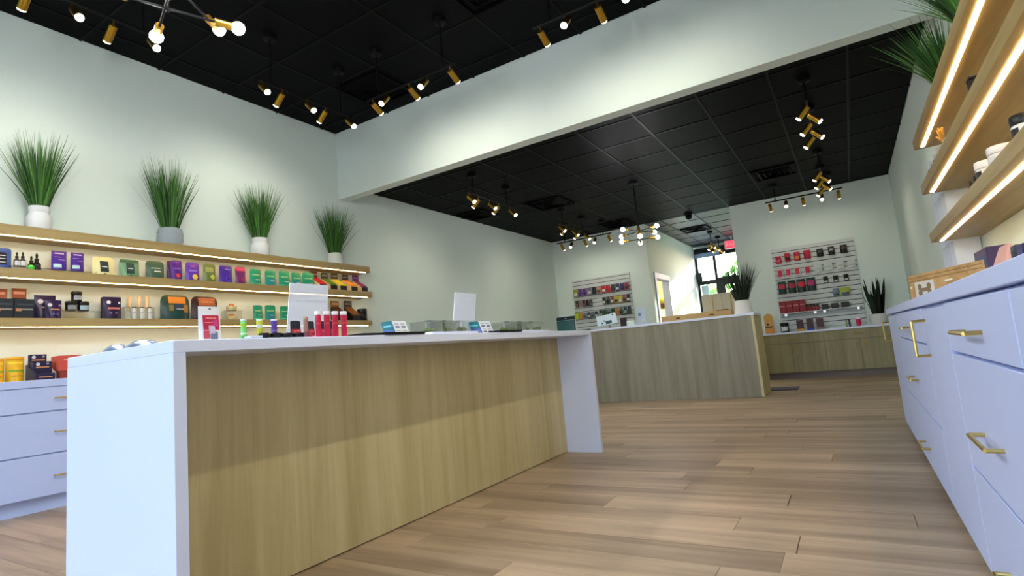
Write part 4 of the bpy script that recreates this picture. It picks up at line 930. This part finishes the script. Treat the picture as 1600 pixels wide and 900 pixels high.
def shelf_grass(label, pl, pr, ptop, gtop, gl, gr, **k):
    x = -5.205; (lx, ly, _), w, ph = row(pl, pr, ptop, x, ZS1)
    H = at((gl + gr) / 2, gtop, 'x', x).z - ZS1 - ph
    sp = abs(at(gr, gtop + 40, 'x', x).y - at(gl, gtop + 40, 'x', x).y) / 2
    grass(label, (x, ly, ZS1), w / 2, ph, h=H, spread=sp * 0.85, xmin=XL - x + 0.012, **k)
shelf_grass('largest grass plant in a white pot at the left', 41, 81, 324, 208, 2, 128, pot_c=(226, 228, 228), n=300, seed=3)
shelf_grass('second grass plant from the left, in a grey lugged pot', 247, 284, 358.5, 248, 214, 306, pot_c=(150, 160, 166), style='round', n=260, seed=4)
shelf_grass('third grass plant from the left in a white pot', 393, 418.5, 373, 288, 374, 442, pot_c=(222, 224, 224), n=280, seed=5)
shelf_grass('smallest grass plant in a white pot at the shelf end', 513, 533, 396.5, 320, 492, 549, pot_c=(214, 216, 208), style='cone', n=240, seed=6)
grass('grass plant at the far end of the right top shelf', (0.69, 4.15, 2.051), 0.075, 0.14, (216, 218, 214), 0.42, 0.22, 240, seed=8, lean=(-0.08, -0.02), xmax=0.135)
grass('grass plant nearer the viewer on the right top shelf', (0.69, 3.35, 2.051), 0.075, 0.14, (216, 218, 214), 0.42, 0.22, 240, seed=9, lean=(-0.06, 0.02), xmax=0.135)
xg = on_rec(1164, 7.85); ph = at(1164, 469, 'y', 7.85).z - ZQ
grass('dark grass plant in a white pot on the reception end', (xg, 7.85, ZQ), 0.115, ph, (214, 210, 204), at(1164, 404, 'y', 7.85).z - ZQ - ph, 0.24, 260, leaf=M_LEAFD, style='cone', seed=10)
# dark snake plant
ZKB = KZ + 0.0005
c = at(1374, 503, 'y', 10.35); ph = at(1374, 490, 'y', 10.35).z - ZKB
t = thing('snake_plant', 'dark upright snake plant in a white pot on the oak cabinet', 'plant', (c.x, 10.35, ZKB))
MB().lathe([(0.11, 0), (0.13, ph * 0.5), (0.135, ph), (0.12, ph), (0.115, ph * 0.85)], 24).build('pot', col(206, 204, 196, 0.5), t)
MB().lathe([(0.113, ph * 0.82), (0.112, ph * 0.88)], 18).build('soil', col(34, 30, 22, 0.9), t)
rs = random.Random(5)
for i in range(26):
    a = 2 * PI * i / 13 + rs.uniform(-0.2, 0.2); r0 = 0.07 * rs.uniform(0.3, 1); out = rs.uniform(0.02, 0.12); H = rs.uniform(0.30, 0.60); w = rs.uniform(0.03, 0.044)
    vs = []; fs = []; tx, ty = -math.sin(a + 0.5), math.cos(a + 0.5)
    for j, u in enumerate((0, 0.25, 0.55, 0.8, 1.0)):
        ww = w * (0.75 + 0.5 * u) * (1 - u ** 3) + 0.001; cx, cy = (r0 + out * u) * math.cos(a), (r0 + out * u) * math.sin(a); z = ph * 0.85 + H * u
        vs += [(cx - tx * ww, cy - ty * ww, z), (cx + ty * 0.006, cy - tx * 0.006, z), (cx + tx * ww, cy + ty * ww, z)]
    for j in range(4): fs += [(3 * j, 3 * j + 1, 3 * j + 4, 3 * j + 3), (3 * j + 1, 3 * j + 2, 3 * j + 5, 3 * j + 4)]
    MB().add(vs, fs).build('leaf', M_LEAFD, t)

# ------------------------------------------------------------------ slatwalls on the back wall
M_SLAT = col(204, 208, 206, 0.5)
def slatwall(label, x0, x1, z0, z1, pitch):
    t = thing('slatwall', label, 'slatwall', (x0, YB, z0), 0, 'white slatwall panels')
    w = x1 - x0
    B('backing', col(30, 34, 34, 0.7), t, 0, w, -0.012, -0.001, 0, z1 - z0)
    z = 0.0
    while z < z1 - z0 - 0.01:
        B('slat', M_SLAT, t, 0, w, -0.024, -0.012, z, min(z + pitch - 0.011, z1 - z0)); z += pitch
YS = YB - 0.026
slatwall('left white slatwall hung with rows of small colourful packets', -4.94, -3.66, 0.60, 2.23, 0.080)
slatwall('right white slatwall hung with red, white and black packets', -1.03, 0.22, 0.80, 2.22, 0.080)
_pk = {}
def packet(label, pl, pr, pt, pb, color, accent=None, y=YS - 0.045, d=0.05, group='packets', kind='packet', hook=True, a0=0.15, a1=0.5):
    """hanging pack on a short peg; pixel box on the plane y"""
    m = (pl + pr) / 2
    a, b = at(pl, (pt + pb) / 2, 'y', y), at(pr, (pt + pb) / 2, 'y', y); zt, zb = at(m, pt, 'y', y).z, at(m, pb, 'y', y).z
    w, h = (b.x - a.x) * 0.94, zt - zb
    t = thing(kind, label, 'packet', ((a.x + b.x) / 2, y, zb), 0, group)
    lv = [0, 0.06, 0.3, 0.6, 0.85, 1.0]
    MB().loft([pouch_ring(w, h, d, q, 0, 0) for q in lv]).build('body', col(*color, 0.4), t)
    if accent: rect_patch(w, h, d, -0.75, 0.75, a0, a1).build('print', col(*accent, 0.4), t)
    if hook: MB().rod((0, -0.012, h * 0.985), (0, YS - y, h * 0.985), 0.003, 6).build('peg_hook', col(120, 124, 126, 0.3, 1.0), t)
    return t
ORD = ('first', 'second', 'third', 'fourth', 'fifth', 'sixth', 'seventh', 'eighth', 'ninth', 'tenth', 'eleventh', 'twelfth', 'thirteenth')
def cname(c):
    r, g, b = c
    if max(c) < 60: return 'black'
    if max(c) - min(c) < 28: return 'grey' if max(c) < 190 else 'white'
    if r > 150 and g > 140 and b < 110: return 'yellow'
    if g >= r and g >= b: return 'green'
    if b >= r: return 'purple' if r > g + 10 else 'blue'
    return 'red' if g < 80 else 'orange'
def prow(where, group, x0, x1, t0, b0, t1, b1, cols, acc=None, d=0.05):
    n = len(cols)
    for i, c in enumerate(cols):
        f0, f1 = i / n, (i + 1) / n; fm = (f0 + f1) / 2
        a = None
        if acc: a = acc[i % len(acc)]
        packet('%s packet, %s in the %s' % (cname(c), ORD[i], where), x0 + (x1 - x0) * f0 + 0.3, x0 + (x1 - x0) * f1 - 0.3, t0 + (t1 - t0) * fm, b0 + (b1 - b0) * fm, c, a, group=group, d=d)
gl = 'packets on the left slatwall'
prow('top row of the left slatwall', gl, 896, 983, 453.5, 464.5, 441.2, 451.5, [(150, 160, 40), (96, 62, 130), (104, 56, 140), (110, 104, 116), (34, 36, 44), (190, 140, 104), (196, 34, 46), (188, 28, 42), (44, 60, 42), (52, 44, 92), (46, 42, 88), (150, 40, 62)], [(210, 206, 200), None, (60, 50, 70)])
prow('middle row left group, left slatwall', gl, 899, 926, 470.3, 480.5, 468, 478, [(52, 46, 44), (150, 110, 104), (64, 34, 48), (30, 22, 34), (70, 64, 74)], [(120, 96, 96), None])
prow('middle row right group, left slatwall', gl, 941, 985, 465.5, 476, 459.5, 471, [(36, 40, 42), (60, 70, 72), (140, 72, 40), (186, 170, 40), (190, 184, 36), (150, 100, 70), (56, 48, 62)], [(214, 210, 190), (30, 30, 30)])
prow('bottom row left pair, left slatwall', gl, 898, 911, 489, 499, 488, 498, [(160, 190, 40), (206, 140, 60)], None)
prow('bottom row middle group, left slatwall', gl, 911.5, 935, 489, 498, 486, 496, [(120, 130, 136), (70, 78, 84), (110, 118, 120), (70, 56, 66)], [(60, 70, 74), (190, 196, 196)])
prow('bottom row right group, left slatwall', gl, 936, 987, 485, 494, 478, 490, [(30, 62, 48), (44, 84, 52), (90, 120, 120), (44, 56, 44), (170, 120, 70), (90, 96, 92), (36, 70, 66), (60, 66, 70)], [(150, 160, 150), None, (30, 40, 40)])
gr = 'packets on the right slatwall'
def U(x, y): return 1190 + x / 10, 370 + y / 10
def V(x, y): return 1190 + x / 10, 430 + y / 10
def pk(lb, box, F, c, acc=None, **k):
    (l, t_), (r, b_) = F(box[0], box[1]), F(box[2], box[3]); packet(lb, l, r, t_, b_, c, acc, group=gr, **k)
for i, bx in enumerate(((215, 305, 308, 420), (355, 255, 448, 390), (500, 235, 602, 372), (650, 205, 768, 345))):
    pk('red box pack, %s from the left in the top row of the right slatwall' % ORD[i], bx, U, (176, 28, 52), ((206, 90, 110), (70, 20, 30), (214, 120, 70), (150, 36, 72))[i], d=0.07)
for i, bx in enumerate(((855, 185, 968, 310), (1035, 150, 1140, 285), (1222, 122, 1340, 255))):
    pk('black box pack, %s black one in the top row of the right slatwall' % ORD[i], bx, U, (22, 22, 24), ((60, 70, 66), (150, 140, 136), (96, 60, 66))[i], d=0.07, a0=0.5, a1=0.75)
for i, bx in enumerate(((240, 495, 335, 650), (368, 475, 462, 625), (508, 458, 606, 605), (668, 438, 766, 585))):
    pk('white card pack with red print, %s in the second row' % ORD[i], bx, U, (206, 196, 200), ((190, 44, 74), (200, 40, 80), (206, 60, 56), (190, 40, 70))[i], d=0.03, a0=0.12, a1=0.8)
for i, bx in enumerate(((818, 420, 946, 548), (968, 385, 1110, 520), (1165, 365, 1292, 500), (1345, 355, 1470, 480))):
    pk('plain white pack, %s white one in the second row' % ORD[i], bx, U, (196, 204, 200), (174, 182, 178), d=0.03, a0=0.3, a1=0.45)
for i, bx in enumerate(((255, 700, 388, 898), (408, 678, 540, 880), (550, 656, 692, 862), (700, 634, 852, 842))):
    pk('dark green pack with a red label, %s in the third row' % ORD[i], bx, U, (24, 52, 46), ((190, 50, 60), (170, 36, 66), (196, 34, 54), (180, 44, 110))[i], d=0.05, a0=0.4, a1=0.78)
for i, bx in enumerate(((963, 618, 1042, 722), (1118, 600, 1200, 710), (1278, 580, 1362, 680))):
    pk('small black pack with white base, %s in the third row' % ORD[i], bx, U, (24, 20, 22), (196, 190, 188), d=0.03, a0=0.08, a1=0.34)
pk('blue grey pack low on the right slatwall', (1112, 200, 1216, 322), V, (112, 124, 150), (60, 70, 84), d=0.03, a0=0.05, a1=0.3)
pk('lime and blue pack low on the right slatwall', (1222, 186, 1388, 310), V, (164, 176, 70), (60, 74, 130), d=0.03, a0=0.05, a1=0.36)
# acrylic ledge with goods and clip lights
a, b = at(*V(275, 590), 'y', YS - 0.16), at(*V(1562, 492), 'y', YS - 0.16); zl = (a.z + b.z) / 2
t = thing('acrylic_ledge', 'white ledge with four small lights under the right slatwall goods', 'ledge', (a.x, YS, zl))
w = b.x - a.x
B('shelf', col(214, 218, 218, 0.3), t, 0, w, -0.16, 0, -0.012, 0, 0.002)
B('fascia', col(150, 158, 160, 0.3), t, 0, w, -0.02, -0.008, -0.075, -0.0125)
B('bracket', M_SLAT, t, 0.02, 0.03, -0.15, 0, -0.06, -0.0125); B('bracket', M_SLAT, t, w - 0.03, w - 0.02, -0.15, 0, -0.06, -0.0125)
for u in (0.08, 0.45, 0.565, 0.965):
    MB().rod((w * u, -0.12, -0.013), (w * u, -0.12, -0.05), 0.02, 12).build('clip_light', glow('clip_glow', (0.9, 0.96, 1.0), 2.0 if 0.2 < u < 0.8 else 0.5), t)
zl += 0.0005
def ledge_box(lb, bx, c, band, y=YS - 0.08, d=0.09):
    (l, t_), (r, b_) = V(bx[0], bx[1]), V(bx[2], bx[3])
    p, q = at(l, t_, 'y', y), at(r, t_, 'y', y); h = at((l + r) / 2, t_, 'y', y).z - zl; w = (q.x - p.x) * 0.96
    t = thing('small_box', lb, 'box', ((p.x + q.x) / 2, y, zl), 0, 'boxes on the ledge')
    B('body', col(*c, 0.45), t, -w / 2, w / 2, -d / 2, d / 2, 0, h, 0.003)
    B('title_band', col(*band, 0.5), t, -w * 0.36, w * 0.36, -d / 2 - 0.0012, -d / 2 - 0.0002, h * 0.55, h * 0.64)
for i in range(4):
    x0, x1 = 268 + i * 103, 268 + (i + 1) * 103; yt = 415 - i * 11
    ledge_box('dark red box, %s from the left on the ledge' % ORD[i], (x0, yt, x1, 560), (140, 18, 34), (206, 130, 130))
for i in range(4):
    (l, t_) = V(690 + i * 52, 462 - i * 6); (r, _) = V(738 + i * 52, 0)
    p, q = at(l, t_, 'y', YS - 0.08), at(r, t_, 'y', YS - 0.08)
    jar('little red jar with black lid, %s on the ledge' % ORD[i], ((p.x + q.x) / 2, YS - 0.08, zl), (q.x - p.x) * 0.46, p.z - zl, (150, 50, 58), (30, 24, 24), None, 'little red jars on the ledge')
for i, bx in enumerate(((930, 450, 1040, 510), (1082, 435, 1196, 495), (1233, 415, 1366, 475))): ledge_box('low black box, %s black one on the ledge' % ORD[i], bx, (20, 24, 24), (60, 66, 64))

# ------------------------------------------------------------------ goods on the oak cabinet
yk = 10.30
def kab(pl, pr, pt, y=yk):
    a, b = at(pl, pt, 'y', y), at(pr, pt, 'y', y); return ((a.x + b.x) / 2, y, ZKB), b.x - a.x, a.z - ZKB
loc, w, h = kab(1192.5, 1206.5, 491)
t = thing('tall_board', 'tall rounded yellow board standing beside the reception', 'board', loc)
n = 10; out = [(-w / 2, 0), (w / 2, 0)] + [(w / 2 * math.cos(PI * i / n), h - w / 2 + w / 2 * math.sin(PI * i / n)) for i in range(n + 1)]
MB().prism(out, -0.008, 0.008).build('board', wood('honey_wood', (206, 158, 62), (176, 124, 40), 'z', 1.5, 0.5), t, False)
B('printed_band', col(60, 44, 20), t, -w * 0.42, w * 0.42, -0.0095, -0.0082, h * 0.30, h * 0.36); B('printed_band', col(222, 140, 60), t, -w * 0.45, w * 0.45, -0.0095, -0.0082, h * 0.06, h * 0.2)
MB().rod((-0.02, -0.0095, h * 0.46), (-0.02, -0.0082, h * 0.46), 0.018, 12).build('printed_dot', col(40, 30, 20), t)
loc, w, h = kab(1218, 1232.5, 505); jar('black tub with white label on the oak cabinet', loc, w * 0.47, h, (22, 28, 30), (16, 18, 18), (200, 208, 214), 'goods on the oak cabinet', 'tub', 'tub')
for pl, pr, pt, c, lb in ((1244, 1254.5, 500.5, (206, 150, 40), 'dark red box on a yellow base'), (1259.5, 1270, 499, (50, 66, 170), 'dark red box on a blue base'), (1274.5, 1286, 497.5, (130, 96, 110), 'dark red box on a mauve base')):
    loc, w, h = kab(pl, pr, pt)
    t = thing('small_box', lb + ' on the oak cabinet', 'box', loc, 0, 'dark red boxes on the oak cabinet')
    B('base', col(*c, 0.5), t, -w / 2 - 0.004, w / 2 + 0.004, -0.045, 0.045, 0, h * 0.2, 0.002); B('body', col(66, 20, 26, 0.4), t, -w / 2, w / 2, -0.035, 0.035, h * 0.2, h, 0.002)
loc, w, h = kab(1297, 1310, 508)
t = thing('leaflet', 'white leaflet pile lying on the oak cabinet', 'leaflet', loc); B('sheet', col(222, 224, 220), t, -w / 2, w / 2, -0.08, 0.08, 0, 0.006); B('sheet', col(206, 210, 206), t, -w / 2 + 0.01, w / 2 - 0.004, -0.075, 0.08, 0.006, 0.011)
for pl, pr, pt, c, lb in ((1320, 1323.5, 500, (150, 150, 96), 'small olive bottle on the oak cabinet'), (1324.5, 1328.5, 499.5, (70, 64, 70), 'small dark bottle on the oak cabinet')):
    loc, w, h = kab(pl, pr, pt); stick(lb, loc, w * 0.45, h, c, [k * 0.7 for k in c], 'bottle', 'small bottles on the oak cabinet', 0.78)
loc, w, h = kab(1335.5, 1345.5, 496.5)
t = thing('paper_cup', 'pink cup with white rim beside the snake plant', 'cup', loc); r = w * 0.48
MB().lathe([(r * 0.72, 0), (r * 0.95, h * 0.8)], 18).build('cup', col(196, 36, 84, 0.5), t); MB().lathe([(r * 1.0, h * 0.805), (r * 1.0, h * 0.9), (r * 0.9, h)], 18).build('rim', col(232, 222, 226, 0.5), t)
c = at(1212, 609, 'z', 0.0)
t = thing('floor_mat', 'small grey mat on the floor beside the reception', 'mat', (c.x + 0.08, c.y + 0.05, 0.0005)); B('pad', col(92, 92, 100, 0.8), t, -0.17, 0.2, -0.17, 0.2, 0, 0.012, 0.004); B('hem', col(50, 50, 56, 0.8), t, -0.165, 0.195, -0.185, -0.171, 0, 0.009)

# ------------------------------------------------------------------ side room goods seen through the doorway
t = thing('side_counter', 'tall white cabinet seen through the corridor doorway', 'cabinet', (-4.4, 12.66, 0)); B('body', M_WHITE, t, 0, 0.95, 0, 0.42, 0, 1.49); B('worktop', col(236, 236, 230), t, -0.01, 0.96, -0.01, 0.42, 1.49, 1.52)
t = thing('flower_basket', 'yellow flowers in a brown basket seen through the doorway', 'basket', (-3.80, 12.86, 1.5205))
MB().lathe([(0.13, 0), (0.15, 0.07), (0.16, 0.14), (0.14, 0.14)], 18).build('basket', col(110, 74, 44, 0.7), t); MB().lathe([(0.16, 0.0), (0.162, 0.03)], 18).build('green_band', col(120, 160, 40), t)
rs = random.Random(2)
for k in range(9): MB().ball((rs.uniform(-0.1, 0.1), rs.uniform(-0.1, 0.1), 0.17 + rs.uniform(0, 0.09)), 0.05, 10, 7).build('flower', col(214, 200, 50, 0.6), t)

# ------------------------------------------------------------------ goods on the right shelves and worktop
ZR1, ZR2, ZRK = 1.7205, 1.3755, 0.8845
RZ = -PI / 2
def rr(pl, pr, pt, x, zb):
    a, b = at(pl, pt, 'x', x), at(pr, pt, 'x', x); c = at((pl + pr) / 2, pt, 'x', x)
    return (x, (a.y + b.y) / 2, zb), abs(a.y - b.y), c.z - zb
for y, r, h, c, lid, lb in ((2.62, 0.042, 0.115, (228, 226, 224), (30, 30, 32), 'white jar with black print at the right edge of the lowest shelf'), (2.98, 0.05, 0.10, (232, 230, 226), (226, 224, 222), 'white lidded jar in the middle of the lowest right shelf'), (3.27, 0.046, 0.11, (232, 228, 224), (236, 230, 226), 'white jar with dark patch left of the other white jar')):
    jar(lb, (0.63, y, ZR2), r, h, c, lid, (40, 40, 46) if 'dark' in lb or 'black' in lb else (214, 214, 216), 'white jars on the right shelf', rz=RZ)
for y, c, b_, lb in ((3.62, (36, 44, 80), (216, 218, 226), 'navy bottle with white label beside the white jars'), (3.74, (90, 70, 64), (40, 44, 70), 'brown bottle behind the navy one')):
    dropper(lb, (0.64, y, ZR2), 0.12, c, b_, RZ, 'bottles on the right shelf')
for i, (y, c, g_) in enumerate(((4.1, (196, 186, 60), (60, 96, 84)), (4.26, (60, 110, 120), (40, 74, 90)), (4.42, (150, 160, 70), (50, 80, 66)), (4.58, (40, 60, 66), (110, 130, 60)))):
    display_box('%s small display box at the far end of the lowest right shelf' % ORD[i], (0.66, y, ZR2), RZ, 0.10, 0.14, 0.12, c, (40, 50, 48), g_, 'far end display boxes')
for y, lb in ((3.03, 'black box alone on the middle right shelf'),):
    t = thing('small_box', lb, 'box', (0.61, y, ZR1), RZ); B('body', M_BLACK, t, -0.03, 0.03, -0.035, 0.035, 0, 0.075, 0.003); B('lid', col(20, 20, 22), t, -0.032, 0.032, -0.037, 0.037, 0.0755, 0.09, 0.003)
t = thing('gift_pouch', 'pale pouch tied with a golden ribbon on the middle right shelf', 'pouch', (0.62, 4.12, ZR1), RZ)
MB().loft([pouch_ring(0.13, 0.12, 0.07, q, 0, 0) for q in (0, 0.1, 0.4, 0.7, 0.9, 1.0)]).build('body', col(206, 214, 210, 0.5), t)
for k in range(7):
    a = -0.9 + 1.8 * k / 6; MB().rod((0, 0, 0.115), (0.09 * math.sin(a), -0.02 + 0.02 * (k % 2), 0.115 + 0.085 * math.cos(a)), 0.010, 7, 0.004).build('ribbon', col(226, 160, 60, 0.4), t)
jar('small white topped jar behind the golden ribbon', (0.66, 3.86, ZR1), 0.03, 0.12, (60, 50, 44), (232, 230, 226), None, 'small jars on the middle right shelf')
for i, y in enumerate((4.44, 4.56, 4.72)): dropper('%s tiny black bottle toward the far end of the middle right shelf' % ORD[i], (0.60, y, ZR1), 0.085, (16, 16, 18), (44, 44, 48), RZ, 'tiny black bottles')
# clear wall rack between shelves, past the wooden organiser
t = thing('acrylic_rack', 'tall clear acrylic rack of small goods at the shelf end', 'rack', (XR - 0.22, 4.84, ZRK), 0)
B('back_sheet', M_ACRYL, t, 0.205, 0.21, 0, 0.62, 0.0, 1.1)
for k in range(4): B('upright', M_FROST, t, 0.06, 0.205, 0.02 + k * 0.19, 0.027 + k * 0.19, 0.0, 1.1)
for k in range(3):
    for j in range(3): B('rack_shelf', M_ACRYL, t, 0.06, 0.205, 0.03 + k * 0.19, 0.205 + k * 0.19, 0.06 + j * 0.36, 0.064 + j * 0.36)
rs = random.Random(11)
for k in range(3):
    for j in range(3):
        cc = rs.choice(((70, 100, 96), (110, 96, 100), (60, 74, 80), (130, 140, 110)))
        jar('small %s jar in column %s, shelf %s of the acrylic rack' % (cname(cc), ORD[k], ORD[j]), (XR - 0.10, 4.84 + 0.12 + k * 0.19, ZRK + 0.0645 + j * 0.36), 0.035, 0.12, cc, (40, 46, 48), None, 'jars in the acrylic rack')
# wooden organiser with a bone card
M_BOXW = wood('organiser_wood', (196, 158, 104), (168, 128, 78), 'y', 1.6, 0.55)
t = thing('wooden_organiser', 'wooden organiser box with a bone emblem card on the worktop', 'organiser', (0.305, 3.80, ZRK), math.radians(-67.7))
OL, OW, OH = 0.62, 0.24, 0.15
B('base', M_BOXW, t, 0.008, OL - 0.008, 0.008, OW - 0.008, 0, 0.008)
B('front_side', M_BOXW, t, 0, OL, 0, 0.008, 0, OH, 0.001); B('back_side', M_BOXW, t, 0, OL, OW - 0.008, OW, 0, OH * 0.9, 0.001)
B('end_side', M_BOXW, t, OL - 0.008, OL, 0.0085, OW - 0.0085, 0, OH * 0.7); B('end_side', M_BOXW, t, 0, 0.008, 0.0085, OW - 0.0085, 0, OH * 0.9)
for k in (1, 2): B('divider', M_BOXW, t, OL * k / 3, OL * k / 3 + 0.006, 0.0085, OW - 0.0085, 0.0085, OH - 0.03)
for k in (1, 2): B('groove', col(120, 88, 52, 0.6), t, 0.004, OL - 0.004, -0.0008, 0.0002, OH - 0.018 * k, OH - 0.018 * k + 0.003)
cd = B('card', col(206, 204, 196, 0.6), t, 0.06, 0.235, -0.003, -0.0010, 0.01, 0.108)
m_b = col(132, 112, 84, 0.6)
MB().box(0.105, 0.19, -0.0044, -0.0032, 0.052, 0.072).build('bone_shaft', m_b, cd, False)
for xx in (0.105, 0.19):
    for zz in (0.046, 0.078): MB().rod((xx, -0.0046, zz), (xx, -0.0032, zz), 0.018, 12).build('bone_knob', m_b, cd)
B('white_tag', col(236, 232, 224), t, 0.33, 0.39, -0.002, -0.0010, 0.085, 0.094); B('white_tag', col(236, 232, 224), t, 0.012, 0.03, -0.002, -0.0010, 0.08, 0.088)
for pl, pr, pt, c, c2, lb in ((1520, 1540, 391, (70, 56, 96), (50, 76, 120), 'purple and blue carton behind the wooden organiser'), (1577, 1584, 384, (60, 70, 72), (40, 46, 50), 'slim dark carton near the right edge on the worktop'), (1586, 1597, 382, (38, 40, 86), (60, 66, 120), 'navy carton near the right edge on the worktop'), (1598.5, 1612, 380, (44, 30, 40), (60, 50, 70), 'dark carton cut by the right edge')):
    xc = 0.71 if pl < 1550 else 0.49
    (lx, ly, lz), w, h = rr(pl, pr, pt, xc, ZRK)
    t = thing('carton', lb, 'carton', (xc + 0.05, ly, ZRK), RZ, 'cartons on the right worktop')
    B('body', col(*c, 0.45), t, -w / 2, w / 2, -0.05, 0.05, 0, h, 0.003); B('title_band', col(*c2, 0.5), t, -w * 0.4, w * 0.4, -0.0512, -0.0502, h * 0.62, h * 0.86); B('side_stripe', col(*c2, 0.5), t, w * 0.36, w * 0.44, -0.0512, -0.0502, h * 0.05, h * 0.55)
t = thing('tissue_pack', 'white and pink soft pack beside the purple carton', 'pack', (0.54, 2.80, ZRK), RZ)
MB().loft([pouch_ring(0.26, 0.10, 0.10, q, 0, 0.2) for q in (0, 0.15, 0.4, 0.7, 0.9, 1.0)]).build('body', col(232, 214, 206, 0.6), t)
MB().loft([[(x * 0.10 - 0.02, y * 0.02, 0.095 + z) for x, y, z in ((-1, -1, 0), (1, -1, 0.0), (1, 1, 0.0), (-1, 1, 0))], [(x * 0.07 + 0.03, y * 0.006, 0.16) for x, y in ((-1, -1), (1, -1), (1, 1), (-1, 1))]]).build('tissue', col(232, 176, 160, 0.6), t)

# ------------------------------------------------------------------ outside the far window
gd = B('ground_outside', col(150, 150, 144, 0.9), None, -40, 40, CYE + 0.25, 70, -0.25, -0.13); struct(gd, 'pavement outside')
gd2 = B('ground_street', col(150, 150, 148, 0.9), None, -40, 40, -40, YF - 0.2, -0.25, -0.13); struct(gd2, 'street before the shop front')
M_LEAFT = bpy.data.materials.new('sunlit_leaf'); M_LEAFT.use_nodes = True
nt = M_LEAFT.node_tree; pb = nt.nodes['Principled BSDF']; pb.inputs['Base Color'].default_value = lin((120, 176, 84)); pb.inputs['Roughness'].default_value = 0.6
tr = nt.nodes.new('ShaderNodeBsdfTranslucent'); tr.inputs[0].default_value = lin((150, 206, 100)); mxs = nt.nodes.new('ShaderNodeMixShader'); mxs.inputs[0].default_value = 0.5
nt.links.new(pb.outputs[0], mxs.inputs[1]); nt.links.new(tr.outputs[0], mxs.inputs[2]); nt.links.new(mxs.outputs[0], nt.nodes['Material Output'].inputs[0])
def tree(label, x, y, zc, r, n, seed):
    rs = random.Random(seed); t = thing('tree', label, 'tree', (x, y, -0.13), 0, 'trees outside the far window')
    MB().rod((0, 0, 0), (0.05, 0, zc), 0.07, 10, 0.04).build('trunk', col(80, 66, 50, 0.9), t)
    mb = MB()
    for i in range(n):
        a, b = rs.uniform(0, 2 * PI), math.acos(rs.uniform(-1, 1)); k = rs.uniform(0.2, 1.0) ** 0.5
        c = Vector((r * k * math.sin(b) * math.cos(a), r * k * math.sin(b) * math.sin(a), zc + r * 1.1 * k * math.cos(b)))
        u = Vector((rs.uniform(-1, 1), rs.uniform(-1, 1), rs.uniform(-1, 1))).normalized() * 0.11; v = u.cross(Vector((rs.uniform(-1, 1), rs.uniform(-1, 1), rs.uniform(-1, 1)))).normalized() * 0.07
        mb.add([c - u, c + v, c + u, c - v], [(0, 1, 2, 3)])
    o = mb.build('foliage', M_LEAFT, t, False); o['kind'] = 'stuff'
tree('leafy green tree outside the right storefront pane', -2.95, 20.5, 2.75, 0.75, 330, 1)
tree('pale green bush outside the lower left storefront pane', -4.55, 23.5, 2.3, 0.75, 420, 2)
tree('leafy green bush outside the glass door', -3.55, 21.5, 1.6, 0.8, 420, 3)
